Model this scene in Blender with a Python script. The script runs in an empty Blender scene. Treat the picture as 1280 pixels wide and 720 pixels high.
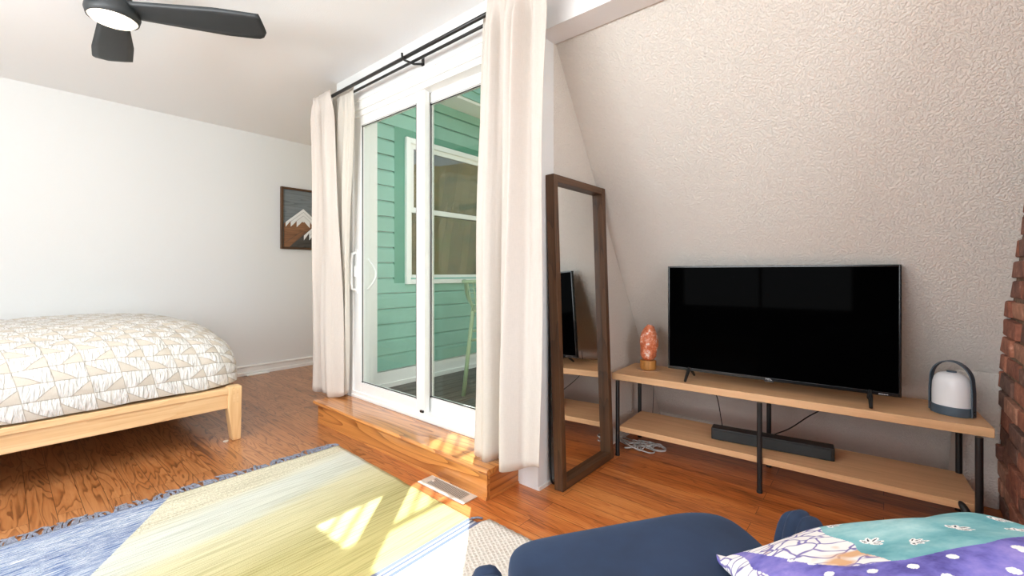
import bpy, bmesh, math, random
from mathutils import Vector, Matrix, noise
random.seed(7)
PI = math.pi
C = bpy.context.scene.collection
scene = bpy.context.scene

# ------------------------------------------------------------------ materials
def new_mat(name):
    m = bpy.data.materials.new(name); m.use_nodes = True
    nt = m.node_tree; b = nt.nodes['Principled BSDF']
    return m, nt, b
def N(nt, t, **kw):
    n = nt.nodes.new(t)
    for k, v in kw.items():
        if k.startswith('i_'):
            key = k[2:]
            key = int(key) if key.isdigit() else key.replace('_', ' ')
            n.inputs[key].default_value = v
        else:
            setattr(n, k, v)
    return n
def L(nt, a, b): nt.links.new(a, b)
def srgb(r, g, b):
    f = lambda c: (c/255/12.92) if c/255 <= .04045 else ((c/255+.055)/1.055)**2.4
    return (f(r), f(g), f(b), 1)
def ramp(nt, stops, interp='LINEAR'):
    n = nt.nodes.new('ShaderNodeValToRGB'); cr = n.color_ramp; cr.interpolation = interp
    while len(cr.elements) < len(stops): cr.elements.new(.5)
    for e, (p, c) in zip(cr.elements, stops): e.position = p; e.color = c
    return n
def coords(nt, scale=(1,1,1), rot=(0,0,0), loc=(0,0,0), kind='Object'):
    tc = N(nt, 'ShaderNodeTexCoord'); mp = N(nt, 'ShaderNodeMapping')
    mp.inputs['Scale'].default_value = scale; mp.inputs['Rotation'].default_value = rot; mp.inputs['Location'].default_value = loc
    L(nt, tc.outputs[kind], mp.inputs['Vector']); return mp.outputs['Vector']
def math_(nt, op, a, b=None, c=None):
    n = N(nt, 'ShaderNodeMath', operation=op)
    for i, v in enumerate((a, b, c)):
        if v is None: continue
        if hasattr(v, 'is_linked'): L(nt, v, n.inputs[i])
        else: n.inputs[i].default_value = v
    return n.outputs[0]
def mix(nt, fac, a, b, mode='MIX'):
    n = N(nt, 'ShaderNodeMix', data_type='RGBA', blend_type=mode)
    for sock, v in ((n.inputs[0], fac), (n.inputs[6], a), (n.inputs[7], b)):
        if hasattr(v, 'is_linked'): L(nt, v, sock)
        else: sock.default_value = v
    return n.outputs[2]
def bump(nt, b, h, strength=.3, dist=.01):
    n = N(nt, 'ShaderNodeBump'); n.inputs['Strength'].default_value = strength; n.inputs['Distance'].default_value = dist
    L(nt, h, n.inputs['Height']); L(nt, n.outputs[0], b.inputs['Normal']); return n
def plain(name, col, rough=.5, metal=0, spec=.5, **kw):
    m, nt, b = new_mat(name)
    b.inputs['Base Color'].default_value = col; b.inputs['Roughness'].default_value = rough
    b.inputs['Metallic'].default_value = metal; b.inputs['Specular IOR Level'].default_value = spec
    # faint tone variation so that nothing is a flat swatch
    nz = N(nt, 'ShaderNodeTexNoise', i_Scale=kw.get('nscale', 14.0), i_Detail=3.0); L(nt, coords(nt), nz.inputs['Vector'])
    v = kw.get('var', .06)
    rp = ramp(nt, [(.3, tuple(c*(1-v) for c in col[:3])+(1,)), (.7, tuple(min(1, c*(1+v)) for c in col[:3])+(1,))])
    L(nt, nz.outputs[0], rp.inputs[0]); L(nt, rp.outputs[0], b.inputs['Base Color'])
    return m
def plaster(name, col, scale=120, strength=.25, dist=.004):
    m, nt, b = new_mat(name); b.inputs['Roughness'].default_value = .75; b.inputs['Specular IOR Level'].default_value = .25
    v = coords(nt)
    nz = N(nt, 'ShaderNodeTexNoise', i_Scale=float(scale), i_Detail=3.0, i_Roughness=.55); L(nt, v, nz.inputs['Vector'])
    rp = ramp(nt, [(.42, (0,0,0,1)), (.62, (1,1,1,1))]); L(nt, nz.outputs[0], rp.inputs[0])
    bump(nt, b, rp.outputs[0], strength, dist)
    b.inputs['Base Color'].default_value = col
    return m
def wood(name, light, dark, axis='y', scale=1.0, rough=.4, grain=.6, cath=.35, fine=1.0, coat=0):
    """long grain along the axis, with broad cathedral figure"""
    m, nt, b = new_mat(name); b.inputs['Roughness'].default_value = rough
    if coat: b.inputs['Coat Weight'].default_value = coat; b.inputs['Coat Roughness'].default_value = .12
    s = [16*scale]*3; s['xyz'.index(axis)] = .9*scale
    v = coords(nt, tuple(s))
    n1 = N(nt, 'ShaderNodeTexNoise', i_Scale=1.0, i_Detail=5.0, i_Roughness=.6, i_Distortion=.4); L(nt, v, n1.inputs['Vector'])
    s2 = [110*scale*fine]*3; s2['xyz'.index(axis)] = 2.2*scale
    v2 = coords(nt, tuple(s2))
    n2 = N(nt, 'ShaderNodeTexNoise', i_Scale=1.0, i_Detail=3.0); L(nt, v2, n2.inputs['Vector'])
    s3 = [9*scale]*3; s3['xyz'.index(axis)] = .7*scale
    n3 = N(nt, 'ShaderNodeTexNoise', i_Scale=1.0, i_Detail=1.0); L(nt, coords(nt, tuple(s3), loc=(3,7,1)), n3.inputs['Vector'])
    ring = math_(nt, 'FRACT', math_(nt, 'MULTIPLY', n3.outputs[0], 9.0))
    ring = math_(nt, 'POWER', ring, 3.0)
    f = math_(nt, 'MULTIPLY', n1.outputs[0], grain)
    f = math_(nt, 'ADD', f, math_(nt, 'MULTIPLY', ring, cath))
    f = math_(nt, 'ADD', f, math_(nt, 'MULTIPLY', math_(nt, 'SUBTRACT', n2.outputs[0], .5), .45))
    rp = ramp(nt, [(.15, light), (.75, dark)]); L(nt, f, rp.inputs[0])
    L(nt, rp.outputs[0], b.inputs['Base Color'])
    bump(nt, b, n2.outputs[0], .08, .002)
    return m

M = {}
M['wall'] = plaster('white_wall_paint', srgb(226, 228, 228), 160, .12, .002)
M['slope'] = plaster('orange_peel_plaster', srgb(228, 223, 215), 122, .7, .0046)
M['dark_unseen'] = plain('charcoal_reflection_damper', srgb(58, 56, 54), .8)  # dark tone given to an unseen wall so the television screen mirrors little
M['ceil'] = plaster('ceiling_paint', srgb(238, 239, 240), 140, .15, .002)
M['trim'] = plain('white_gloss_paint', srgb(236, 236, 234), .3, var=.015)
M['vinyl'] = plain('white_vinyl', srgb(238, 239, 238), .28, var=.01)
M['black'] = plain('black_metal', srgb(24, 24, 25), .38, var=.1)
M['fan'] = plain('matte_black_fan', srgb(40, 44, 46), .5, var=.08)
M['cord'] = plain('black_cord', srgb(20, 20, 21), .5)
M['whitecord'] = plain('grey_white_cord', srgb(190, 186, 180), .5)
M['bedwood'] = wood('pale_birch', srgb(232, 198, 150), srgb(200, 152, 100), 'x', 1.0, .45, .55, .2)
M['bedwoodz'] = wood('pale_birch_upright', srgb(234, 200, 150), srgb(203, 155, 102), 'z', 1.0, .45, .55, .2)
M['standwood'] = wood('light_oak_veneer', srgb(212, 164, 116), srgb(170, 120, 76), 'y', .8, .45, .6, .12)
M['walnut'] = wood('walnut_z', srgb(104, 72, 46), srgb(48, 31, 20), 'z', 1.2, .45, .65, .25)
M['walnutx'] = wood('walnut_x', srgb(104, 72, 46), srgb(48, 31, 20), 'x', 1.2, .45, .65, .25)
M['step'] = wood('golden_oak_step', srgb(214, 146, 78), srgb(140, 78, 32), 'y', 1.0, .28, .5, .45, coat=.8)
M['stepx'] = wood('golden_oak_end', srgb(196, 122, 60), srgb(120, 62, 24), 'x', 1.0, .35, .5, .45)
M['artbrown'] = wood('art_brown_strip', srgb(150, 108, 76), srgb(98, 64, 42), 'x', 2.0, .6)
M['artdark'] = wood('art_charcoal_strip', srgb(84, 80, 76), srgb(42, 40, 39), 'x', 2.0, .6)
M['artgrey'] = wood('art_greyblue_board', srgb(128, 136, 140), srgb(92, 101, 106), 'x', 1.5, .6)
M['artwhite'] = plain('art_white_strip', srgb(236, 238, 238), .5, var=.03)
M['green'] = plain('sage_siding_paint', srgb(136, 184, 168), .5, var=.05, nscale=5)
M['greentrim'] = plain('deep_green_trim_paint', srgb(92, 152, 130), .5, var=.05, nscale=5)
M['soffit'] = plain('white_soffit_paint', srgb(235, 236, 236), .5, var=.02)
M['deck'] = wood('weathered_deck', srgb(118, 112, 106), srgb(70, 66, 62), 'x', 1.0, .7)
M['sage'] = plain('sage_green_metal', srgb(166, 186, 152), .45, var=.05)
M['navy'] = None
M['lantern'] = plain('slate_blue_plastic', srgb(66, 80, 92), .45, var=.04)
M['lantshade'] = plain('white_frosted_shade', srgb(226, 226, 228), .35, var=.01)
M['register'] = plain('putty_enamel', srgb(205, 196, 184), .4, var=.02)
M['dark'] = plain('dark_void', srgb(22, 20, 18), .8)
M['caulk'] = plain('white_caulk', srgb(228, 222, 214), .6)
M['saltbase'] = wood('salt_lamp_wood', srgb(200, 140, 70), srgb(150, 95, 45), 'z', 3, .45)

# floor: oak strips along Y
def floor_mat():
    m, nt, b = new_mat('oak_floor'); b.inputs['Roughness'].default_value = .3
    b.inputs['Coat Weight'].default_value = .25; b.inputs['Coat Roughness'].default_value = .2
    v = coords(nt, rot=(0, 0, PI/2))
    br = N(nt, 'ShaderNodeTexBrick', offset=.37, i_Scale=1.0, i_Mortar_Size=.0011, i_Mortar_Smooth=.3, i_Brick_Width=1.15, i_Row_Height=.082, i_Bias=0.0)
    br.inputs['Color1'].default_value = (0, 0, 0, 1); br.inputs['Color2'].default_value = (1, 1, 1, 1); br.inputs['Mortar'].default_value = (.5, .5, .5, 1)
    L(nt, v, br.inputs['Vector'])
    # per-strip offset of the grain
    tc = N(nt, 'ShaderNodeTexCoord'); sep = N(nt, 'ShaderNodeSeparateXYZ'); L(nt, tc.outputs['Object'], sep.inputs[0])
    rowid = math_(nt, 'FLOOR', math_(nt, 'DIVIDE', sep.outputs[0], .082))
    off = math_(nt, 'ADD', math_(nt, 'MULTIPLY', rowid, 3.71), math_(nt, 'MULTIPLY', br.outputs[0], 11.0))
    comb = N(nt, 'ShaderNodeCombineXYZ'); L(nt, sep.outputs[0], comb.inputs[0]); L(nt, sep.outputs[1], comb.inputs[1]); L(nt, off, comb.inputs[2])
    def mapped(s):
        mp = N(nt, 'ShaderNodeMapping'); mp.inputs['Scale'].default_value = s; L(nt, comb.outputs[0], mp.inputs['Vector']); return mp.outputs[0]
    n1 = N(nt, 'ShaderNodeTexNoise', i_Scale=1.0, i_Detail=2.0, i_Roughness=.5, i_Distortion=.6); L(nt, mapped((14, 1.5, 1)), n1.inputs['Vector'])
    ring = math_(nt, 'FRACT', math_(nt, 'MULTIPLY', n1.outputs[0], 10.0))
    rr = ramp(nt, [(0, (0,0,0,1)), (.55, (.12,.12,.12,1)), (.9, (1,1,1,1)), (1, (0,0,0,1))]); L(nt, ring, rr.inputs[0])
    n2 = N(nt, 'ShaderNodeTexNoise', i_Scale=1.0, i_Detail=4.0, i_Roughness=.65); L(nt, mapped((150, 5, 1)), n2.inputs['Vector'])
    n3 = N(nt, 'ShaderNodeTexNoise', i_Scale=1.0, i_Detail=2.0); L(nt, mapped((6, .8, .3)), n3.inputs['Vector'])
    f = math_(nt, 'ADD', math_(nt, 'MULTIPLY', rr.outputs[0], .42), math_(nt, 'MULTIPLY', n2.outputs[0], .45))
    f = math_(nt, 'ADD', f, math_(nt, 'MULTIPLY', math_(nt, 'SUBTRACT', n3.outputs[0], .5), .5))
    f = math_(nt, 'ADD', f, math_(nt, 'MULTIPLY', math_(nt, 'SUBTRACT', br.outputs[0], .5), .16))
    rp = ramp(nt, [(.05, srgb(186, 130, 82)), (.4, srgb(156, 98, 54)), (.85, srgb(70, 40, 22))]); L(nt, f, rp.inputs[0])
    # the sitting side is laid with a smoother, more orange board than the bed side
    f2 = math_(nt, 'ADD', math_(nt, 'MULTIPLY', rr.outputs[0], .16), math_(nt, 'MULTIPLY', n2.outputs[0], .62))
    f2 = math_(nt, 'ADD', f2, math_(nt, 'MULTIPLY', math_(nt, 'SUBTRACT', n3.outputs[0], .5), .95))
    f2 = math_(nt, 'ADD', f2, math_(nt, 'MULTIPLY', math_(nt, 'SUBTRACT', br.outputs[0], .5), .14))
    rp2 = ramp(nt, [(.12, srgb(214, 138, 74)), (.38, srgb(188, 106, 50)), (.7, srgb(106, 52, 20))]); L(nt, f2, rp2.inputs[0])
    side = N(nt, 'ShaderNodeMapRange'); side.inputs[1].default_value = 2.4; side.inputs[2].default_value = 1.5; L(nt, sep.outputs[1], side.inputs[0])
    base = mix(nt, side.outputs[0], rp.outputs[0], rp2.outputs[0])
    col = mix(nt, br.outputs[1], base, srgb(58, 30, 14))
    L(nt, col, b.inputs['Base Color'])
    h = math_(nt, 'SUBTRACT', math_(nt, 'MULTIPLY', n2.outputs[0], .3), math_(nt, 'MULTIPLY', br.outputs[1], 1.0))
    bump(nt, b, h, .15, .003)
    return m
M['floor'] = floor_mat()

def rug_mat():
    m, nt, b = new_mat('flatweave_rug'); b.inputs['Roughness'].default_value = .95; b.inputs['Specular IOR Level'].default_value = .1
    tc = N(nt, 'ShaderNodeTexCoord'); sep = N(nt, 'ShaderNodeSeparateXYZ'); L(nt, tc.outputs['Object'], sep.inputs[0])
    X, Y = sep.outputs[0], sep.outputs[1]
    def nz(s, detail=2.0, dist=0.0):
        n = N(nt, 'ShaderNodeTexNoise', i_Scale=1.0, i_Detail=detail, i_Distortion=dist); L(nt, coords(nt, s), n.inputs['Vector']); return n.outputs[0]
    streak = nz((3.0, 130, 1), 4.0); broad = nz((1.2, 16, 1), 3.0); tiny = nz((240, 300, 1), 1.0); soft = nz((2.5, 9, 1), 2.0)
    yb = math_(nt, 'SUBTRACT', Y, math_(nt, 'MULTIPLY', X, .16))
    yb = math_(nt, 'ADD', yb, math_(nt, 'MULTIPLY', math_(nt, 'SUBTRACT', broad, .5), .12))
    t = math_(nt, 'DIVIDE', math_(nt, 'SUBTRACT', yb, 1.0), 1.6)          # 1.0..2.6 -> 0..1
    warm = ramp(nt, [(0, srgb(196, 182, 116)), (.2, srgb(192, 180, 114)), (.36, srgb(172, 163, 108)), (.45, srgb(194, 187, 144)), (.56, srgb(202, 198, 166)),
                     (.6, srgb(198, 203, 194)), (.7, srgb(203, 209, 205)), (.745, srgb(210, 211, 198)), (.765, srgb(218, 214, 196)), (1, srgb(220, 216, 198))])
    L(nt, t, warm.inputs[0])
    col = mix(nt, math_(nt, 'MULTIPLY', streak, .55), warm.outputs[0], srgb(224, 218, 178), 'MIX')
    col = mix(nt, .55, warm.outputs[0], col)
    dk = ramp(nt, [(.36, (.62,.62,.54,1)), (.54, (1.06,1.06,1.06,1))]); L(nt, streak, dk.inputs[0]); col = mix(nt, .6, col, dk.outputs[0], 'MULTIPLY')
    lp = ramp(nt, [(.4, (.78,.77,.72,1)), (.6, (1.04,1.04,1.04,1))]); L(nt, nz((110, 110, 1), 2.0), lp.inputs[0]); col = mix(nt, math_(nt, 'MULTIPLY', math_(nt, 'GREATER_THAN', t, .755), .9), col, lp.outputs[0], 'MULTIPLY')
    # blue field, cut off along a slanting stepped edge
    bs = nz((12, 150, 1), 5.0, .5)
    bl = ramp(nt, [(.36, srgb(86, 108, 150)), (.44, srgb(128, 146, 178)), (.5, srgb(198, 204, 212)), (.56, srgb(110, 130, 164)), (.64, srgb(208, 212, 218))]); L(nt, bs, bl.inputs[0])
    bb = ramp(nt, [(.4, (.76,.79,.86,1)), (.6, (1.12,1.1,1.05,1))]); L(nt, nz((.8, 14, 1), 2.0), bb.inputs[0])
    blue = mix(nt, 1.0, bl.outputs[0], bb.outputs[0], 'MULTIPLY')
    edge = math_(nt, 'SUBTRACT', math_(nt, 'ADD', .209, math_(nt, 'MULTIPLY', math_(nt, 'SUBTRACT', Y, 2.088), .69)), X)
    edge = math_(nt, 'ADD', edge, math_(nt, 'MULTIPLY', math_(nt, 'SUBTRACT', tiny, .5), .012))
    msk = math_(nt, 'GREATER_THAN', edge, 0.0)
    col = mix(nt, msk, col, blue)
    # thin blue-grey stripes, then the cream looped field
    st = ramp(nt, [(0, srgb(112, 122, 150)), (.25, srgb(206, 208, 214)), (.42, srgb(108, 116, 142)), (.6, srgb(214, 214, 214)), (.72, srgb(120, 128, 150)), (1, srgb(160, 164, 176))], 'CONSTANT')
    sy = math_(nt, 'DIVIDE', math_(nt, 'SUBTRACT', Y, 1.285), .06); L(nt, sy, st.inputs[0])
    col = mix(nt, math_(nt, 'LESS_THAN', Y, 1.345), col, st.outputs[0])
    vo = N(nt, 'ShaderNodeTexVoronoi', i_Scale=1.0, i_Randomness=.25); L(nt, coords(nt, (62, 62, 1), rot=(0, 0, .5)), vo.inputs['Vector'])
    cr = ramp(nt, [(.12, srgb(196, 186, 172)), (.3, srgb(226, 220, 210))]); L(nt, vo.outputs[0], cr.inputs[0])
    below = math_(nt, 'LESS_THAN', Y, 1.285)
    col = mix(nt, below, col, cr.outputs[0])
    L(nt, col, b.inputs['Base Color'])
    h = math_(nt, 'ADD', math_(nt, 'MULTIPLY', streak, .7), math_(nt, 'MULTIPLY', tiny, .5))
    pile = math_(nt, 'GREATER_THAN', t, .75)
    h = math_(nt, 'ADD', h, math_(nt, 'MULTIPLY', math_(nt, 'MULTIPLY', nz((170, 170, 1), 1.0), pile), 1.2))
    h = math_(nt, 'ADD', h, math_(nt, 'MULTIPLY', math_(nt, 'MULTIPLY', vo.outputs[0], below), 1.5))
    bump(nt, b, h, .6, .006)
    return m
M['rug'] = rug_mat()
M['fringe'] = plain('blue_grey_yarn', srgb(130, 134, 148), .9, var=.3, nscale=90)

def velvet():
    m, nt, b = new_mat('navy_velvet'); b.inputs['Roughness'].default_value = .85
    b.inputs['Sheen Weight'].default_value = .25; b.inputs['Sheen Roughness'].default_value = .4; b.inputs['Sheen Tint'].default_value = srgb(110, 140, 175)
    nz = N(nt, 'ShaderNodeTexNoise', i_Scale=7.0, i_Detail=4.0); L(nt, coords(nt), nz.inputs['Vector'])
    rp = ramp(nt, [(.3, srgb(20, 36, 60)), (.7, srgb(33, 53, 82))]); L(nt, nz.outputs[0], rp.inputs[0]); L(nt, rp.outputs[0], b.inputs['Base Color'])
    n2 = N(nt, 'ShaderNodeTexNoise', i_Scale=900.0); L(nt, coords(nt), n2.inputs['Vector']); bump(nt, b, n2.outputs[0], .15, .001)
    return m
M['navy'] = velvet()

def linen(name, col, trans=.25, weave=500):
    m, nt, b = new_mat(name); b.inputs['Roughness'].default_value = .9; b.inputs['Specular IOR Level'].default_value = .1
    n1 = N(nt, 'ShaderNodeTexNoise', i_Scale=1.0, i_Detail=2.0); L(nt, coords(nt, (weave*.5, weave*.5, 40)), n1.inputs['Vector'])
    n2 = N(nt, 'ShaderNodeTexNoise', i_Scale=1.0, i_Detail=2.0); L(nt, coords(nt, (50, 50, weave)), n2.inputs['Vector'])
    s = math_(nt, 'ADD', n1.outputs[0], n2.outputs[0])
    rp = ramp(nt, [(.35, tuple(c*.93 for c in col[:3])+(1,)), (.65, col)]); L(nt, math_(nt, 'MULTIPLY', s, .5), rp.inputs[0])
    L(nt, rp.outputs[0], b.inputs['Base Color']); bump(nt, b, s, .2, .001)
    tl = N(nt, 'ShaderNodeBsdfTranslucent'); tl.inputs['Color'].default_value = col
    mx = N(nt, 'ShaderNodeMixShader'); mx.inputs[0].default_value = trans
    L(nt, b.outputs[0], mx.inputs[1]); L(nt, tl.outputs[0], mx.inputs[2]); L(nt, mx.outputs[0], nt.nodes['Material Output'].inputs[0])
    return m
M['linen'] = linen('cream_linen', srgb(214, 206, 198), .12)
M['sheer'] = linen('white_voile', srgb(236, 232, 224), .4)

def glass(name, tint, fres=1.45):
    m = bpy.data.materials.new(name); m.use_nodes = True; nt = m.node_tree; nt.nodes.remove(nt.nodes['Principled BSDF'])
    tr = N(nt, 'ShaderNodeBsdfTransparent'); tr.inputs[0].default_value = tint
    gl = N(nt, 'ShaderNodeBsdfGlossy'); gl.inputs['Roughness'].default_value = .0; gl.inputs[0].default_value = (1, 1, 1, 1)
    lw = N(nt, 'ShaderNodeLayerWeight'); f0 = ((fres-1)/(fres+1))**2     # Schlick, the same from both sides
    fr = math_(nt, 'MULTIPLY_ADD', math_(nt, 'POWER', lw.outputs['Facing'], 5.0), 1-f0, f0)
    mx = N(nt, 'ShaderNodeMixShader'); lw.inputs['Blend'].default_value = .5; L(nt, fr, mx.inputs[0]); L(nt, tr.outputs[0], mx.inputs[1]); L(nt, gl.outputs[0], mx.inputs[2])
    L(nt, mx.outputs[0], nt.nodes['Material Output'].inputs[0]); return m
M['glass'] = glass('clear_pane', (.96, .985, .97, 1), 1.3)
M['glass2'] = glass('screened_pane', (.78, .82, .79, 1), 1.3)
M['glassdark'] = glass('dim_window_pane', (.30, .32, .26, 1), 2.7)  # dimness of the room behind is put into the pane tint

def quilt_mat():
    m, nt, b = new_mat('gathered_triangle_quilt'); b.inputs['Roughness'].default_value = .95; b.inputs['Specular IOR Level'].default_value = .08
    uv = N(nt, 'ShaderNodeTexCoord'); sep = N(nt, 'ShaderNodeSeparateXYZ'); L(nt, uv.outputs['UV'], sep.inputs[0])
    U, V = sep.outputs[0], sep.outputs[1]
    cv = math_(nt, 'DIVIDE', V, .085); row = math_(nt, 'FLOOR', cv); fv = math_(nt, 'FRACT', cv)
    cu = math_(nt, 'ADD', math_(nt, 'DIVIDE', U, .125), math_(nt, 'MULTIPLY', V, 1.6)); fu = math_(nt, 'FRACT', cu)
    par = math_(nt, 'MODULO', row, 2.0)
    a = math_(nt, 'ADD', math_(nt, 'MULTIPLY', par, fu), math_(nt, 'MULTIPLY', math_(nt, 'SUBTRACT', 1.0, par), math_(nt, 'SUBTRACT', 1.0, fu)))
    tri = math_(nt, 'LESS_THAN', fv, math_(nt, 'SUBTRACT', math_(nt, 'MULTIPLY', a, 1.1), .38))
    # gathers run down the white patches
    wv = N(nt, 'ShaderNodeTexNoise', i_Scale=1.0, i_Detail=2.0, i_Distortion=.5); L(nt, coords(nt, (75, 16, 1), kind='UV'), wv.inputs['Vector'])
    wr = ramp(nt, [(.35, (0,0,0,1)), (.65, (1,1,1,1))]); L(nt, wv.outputs[0], wr.inputs[0])
    white = mix(nt, wr.outputs[0], srgb(208, 207, 203), srgb(226, 225, 223))
    lin = N(nt, 'ShaderNodeTexNoise', i_Scale=1.0); L(nt, coords(nt, (400, 60, 1), kind='UV'), lin.inputs['Vector'])
    beige = mix(nt, lin.outputs[0], srgb(190, 182, 170), srgb(206, 199, 188))
    col = mix(nt, tri, white, beige)
    # stitched seams
    sv = math_(nt, 'LESS_THAN', math_(nt, 'ABSOLUTE', math_(nt, 'SUBTRACT', fv, .5)), .476)
    su = math_(nt, 'LESS_THAN', math_(nt, 'ABSOLUTE', math_(nt, 'SUBTRACT', fu, .5)), .485)
    sd = math_(nt, 'GREATER_THAN', math_(nt, 'ABSOLUTE', math_(nt, 'SUBTRACT', fv, math_(nt, 'SUBTRACT', math_(nt, 'MULTIPLY', a, 1.1), .38))), .025)
    seam = math_(nt, 'MULTIPLY', math_(nt, 'MULTIPLY', sv, su), sd)
    col = mix(nt, math_(nt, 'MULTIPLY', math_(nt, 'SUBTRACT', 1.0, seam), .7), col, srgb(160, 152, 138))
    L(nt, col, b.inputs['Base Color'])
    h = math_(nt, 'ADD', math_(nt, 'MULTIPLY', math_(nt, 'MULTIPLY', wr.outputs[0], math_(nt, 'SUBTRACT', 1.0, tri)), .7), math_(nt, 'MULTIPLY', seam, .9))
    bump(nt, b, h, .9, .010)
    return m
M['quilt'] = quilt_mat()

def brick_mats():
    out = []
    for i, (a, c) in enumerate([((178, 116, 90), (120, 74, 58)), ((162, 102, 80), (108, 66, 52)), ((142, 98, 82), (96, 64, 54)), ((192, 140, 114), (138, 94, 74)), ((128, 94, 80), (84, 60, 52))]):
        m, nt, b = new_mat('old_brick'); b.inputs['Roughness'].default_value = .9
        nz = N(nt, 'ShaderNodeTexNoise', i_Scale=22.0, i_Detail=6.0, i_Roughness=.7); L(nt, coords(nt), nz.inputs['Vector'])
        rp = ramp(nt, [(.3, srgb(*c)), (.6, srgb(*a)), (.75, srgb(min(255, a[0]+45), a[1]+50, a[2]+50))]); L(nt, nz.outputs[0], rp.inputs[0])
        L(nt, rp.outputs[0], b.inputs['Base Color']); bump(nt, b, nz.outputs[0], .8, .01); out.append(m)
    m, nt, b = new_mat('lime_mortar'); b.inputs['Roughness'].default_value = .95
    nz = N(nt, 'ShaderNodeTexNoise', i_Scale=60.0, i_Detail=5.0); L(nt, coords(nt), nz.inputs['Vector'])
    rp = ramp(nt, [(.3, srgb(96, 72, 56)), (.7, srgb(142, 116, 94))]); L(nt, nz.outputs[0], rp.inputs[0]); L(nt, rp.outputs[0], b.inputs['Base Color']); bump(nt, b, nz.outputs[0], .8, .01)
    return out + [m]
BRICKS = brick_mats()

def salt_mat():
    m, nt, b = new_mat('rough_pink_salt'); b.inputs['Roughness'].default_value = .45
    b.inputs['Subsurface Weight'].default_value = .2; b.inputs['Subsurface Radius'].default_value = (.02, .008, .004)
    nz = N(nt, 'ShaderNodeTexNoise', i_Scale=34.0, i_Detail=8.0, i_Roughness=.75); L(nt, coords(nt), nz.inputs['Vector'])
    rp = ramp(nt, [(.34, srgb(184, 90, 52)), (.48, srgb(222, 124, 82)), (.55, srgb(232, 152, 116)), (.62, srgb(252, 232, 220))]); L(nt, nz.outputs[0], rp.inputs[0])
    L(nt, rp.outputs[0], b.inputs['Base Color']); bump(nt, b, nz.outputs[0], .6, .006); return m
M['salt'] = salt_mat()

def screen_mat():
    m, nt, b = new_mat('dark_lcd_screen'); b.inputs['Base Color'].default_value = (.0006, .0006, .0007, 1)
    b.inputs['Roughness'].default_value = .04; b.inputs['IOR'].default_value = 1.04; return m
M['screen'] = screen_mat()
def mirror_mat():
    m, nt, b = new_mat('silvered_mirror'); b.inputs['Base Color'].default_value = (.86, .87, .85, 1); b.inputs['Metallic'].default_value = 1; b.inputs['Roughness'].default_value = .0; return m
M['mirror'] = mirror_mat()
def lamp_mat():
    m, nt, b = new_mat('lit_lamp_diffuser'); b.inputs['Base Color'].default_value = (.9, .88, .82, 1)
    b.inputs['Emission Color'].default_value = (1, .86, .66, 1); b.inputs['Emission Strength'].default_value = 1.6; return m
M['lamp'] = lamp_mat()
def grille_mat():
    m, nt, b = new_mat('speaker_mesh'); b.inputs['Roughness'].default_value = .6
    w = N(nt, 'ShaderNodeTexWave', bands_direction='Y', i_Scale=60.0, i_Distortion=0.0); L(nt, coords(nt), w.inputs['Vector'])
    rp = ramp(nt, [(0, srgb(20, 22, 23)), (1, srgb(52, 58, 60))]); L(nt, w.outputs[0], rp.inputs[0]); L(nt, rp.outputs[0], b.inputs['Base Color']); return m
M['grille'] = grille_mat()
def hill_mat():
    m, nt, b = new_mat('dry_wooded_hillside'); b.inputs['Roughness'].default_value = 1
    nz = N(nt, 'ShaderNodeTexNoise', i_Scale=.25, i_Detail=8.0, i_Roughness=.7); L(nt, coords(nt), nz.inputs['Vector'])
    rp = ramp(nt, [(.35, srgb(72, 78, 50)), (.5, srgb(120, 104, 72)), (.62, srgb(96, 98, 62)), (.75, srgb(160, 138, 98))]); L(nt, nz.outputs[0], rp.inputs[0]); L(nt, rp.outputs[0], b.inputs['Base Color']); return m
M['hill'] = hill_mat()

# ------------------------------------------------------------------ mesh helpers
def BM(): return bmesh.new()
def box(bm, x0, x1, y0, y1, z0, z1, mi=0):
    v = [bm.verts.new(p) for p in ((x0,y0,z0),(x1,y0,z0),(x1,y1,z0),(x0,y1,z0),(x0,y0,z1),(x1,y0,z1),(x1,y1,z1),(x0,y1,z1))]
    for f in ((0,3,2,1),(4,5,6,7),(0,1,5,4),(1,2,6,5),(2,3,7,6),(3,0,4,7)):
        bm.faces.new([v[i] for i in f]).material_index = mi
    return v
def prism(bm, pts, axis, a, b):
    """polygon pts (2-D) extruded along axis from a to b"""
    def P(p, t):
        return {'x': (t, p[0], p[1]), 'y': (p[0], t, p[1]), 'z': (p[0], p[1], t)}[axis]
    v0 = [bm.verts.new(P(p, a)) for p in pts]; v1 = [bm.verts.new(P(p, b)) for p in pts]
    n = len(pts); bm.faces.new(v0); bm.faces.new(v1[::-1])
    for i in range(n): bm.faces.new((v0[i], v0[(i+1) % n], v1[(i+1) % n], v1[i]))
def tube(bm, pts, r, n=10, cap=True, rs=None):
    pts = [Vector(p) for p in pts]; rings = []; up = None
    for i, p in enumerate(pts):
        d = (pts[min(i+1, len(pts)-1)] - pts[max(i-1, 0)]).normalized()
        if up is None: up = d.orthogonal().normalized()
        up = (up - d*up.dot(d)).normalized(); s = d.cross(up)
        rr = rs[i] if rs else r
        rings.append([bm.verts.new(p + rr*(math.cos(2*PI*k/n)*up + math.sin(2*PI*k/n)*s)) for k in range(n)])
    for a, b in zip(rings, rings[1:]):
        for k in range(n): bm.faces.new((a[k], a[(k+1) % n], b[(k+1) % n], b[k]))
    if cap: bm.faces.new(rings[0][::-1]); bm.faces.new(rings[-1])
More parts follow.
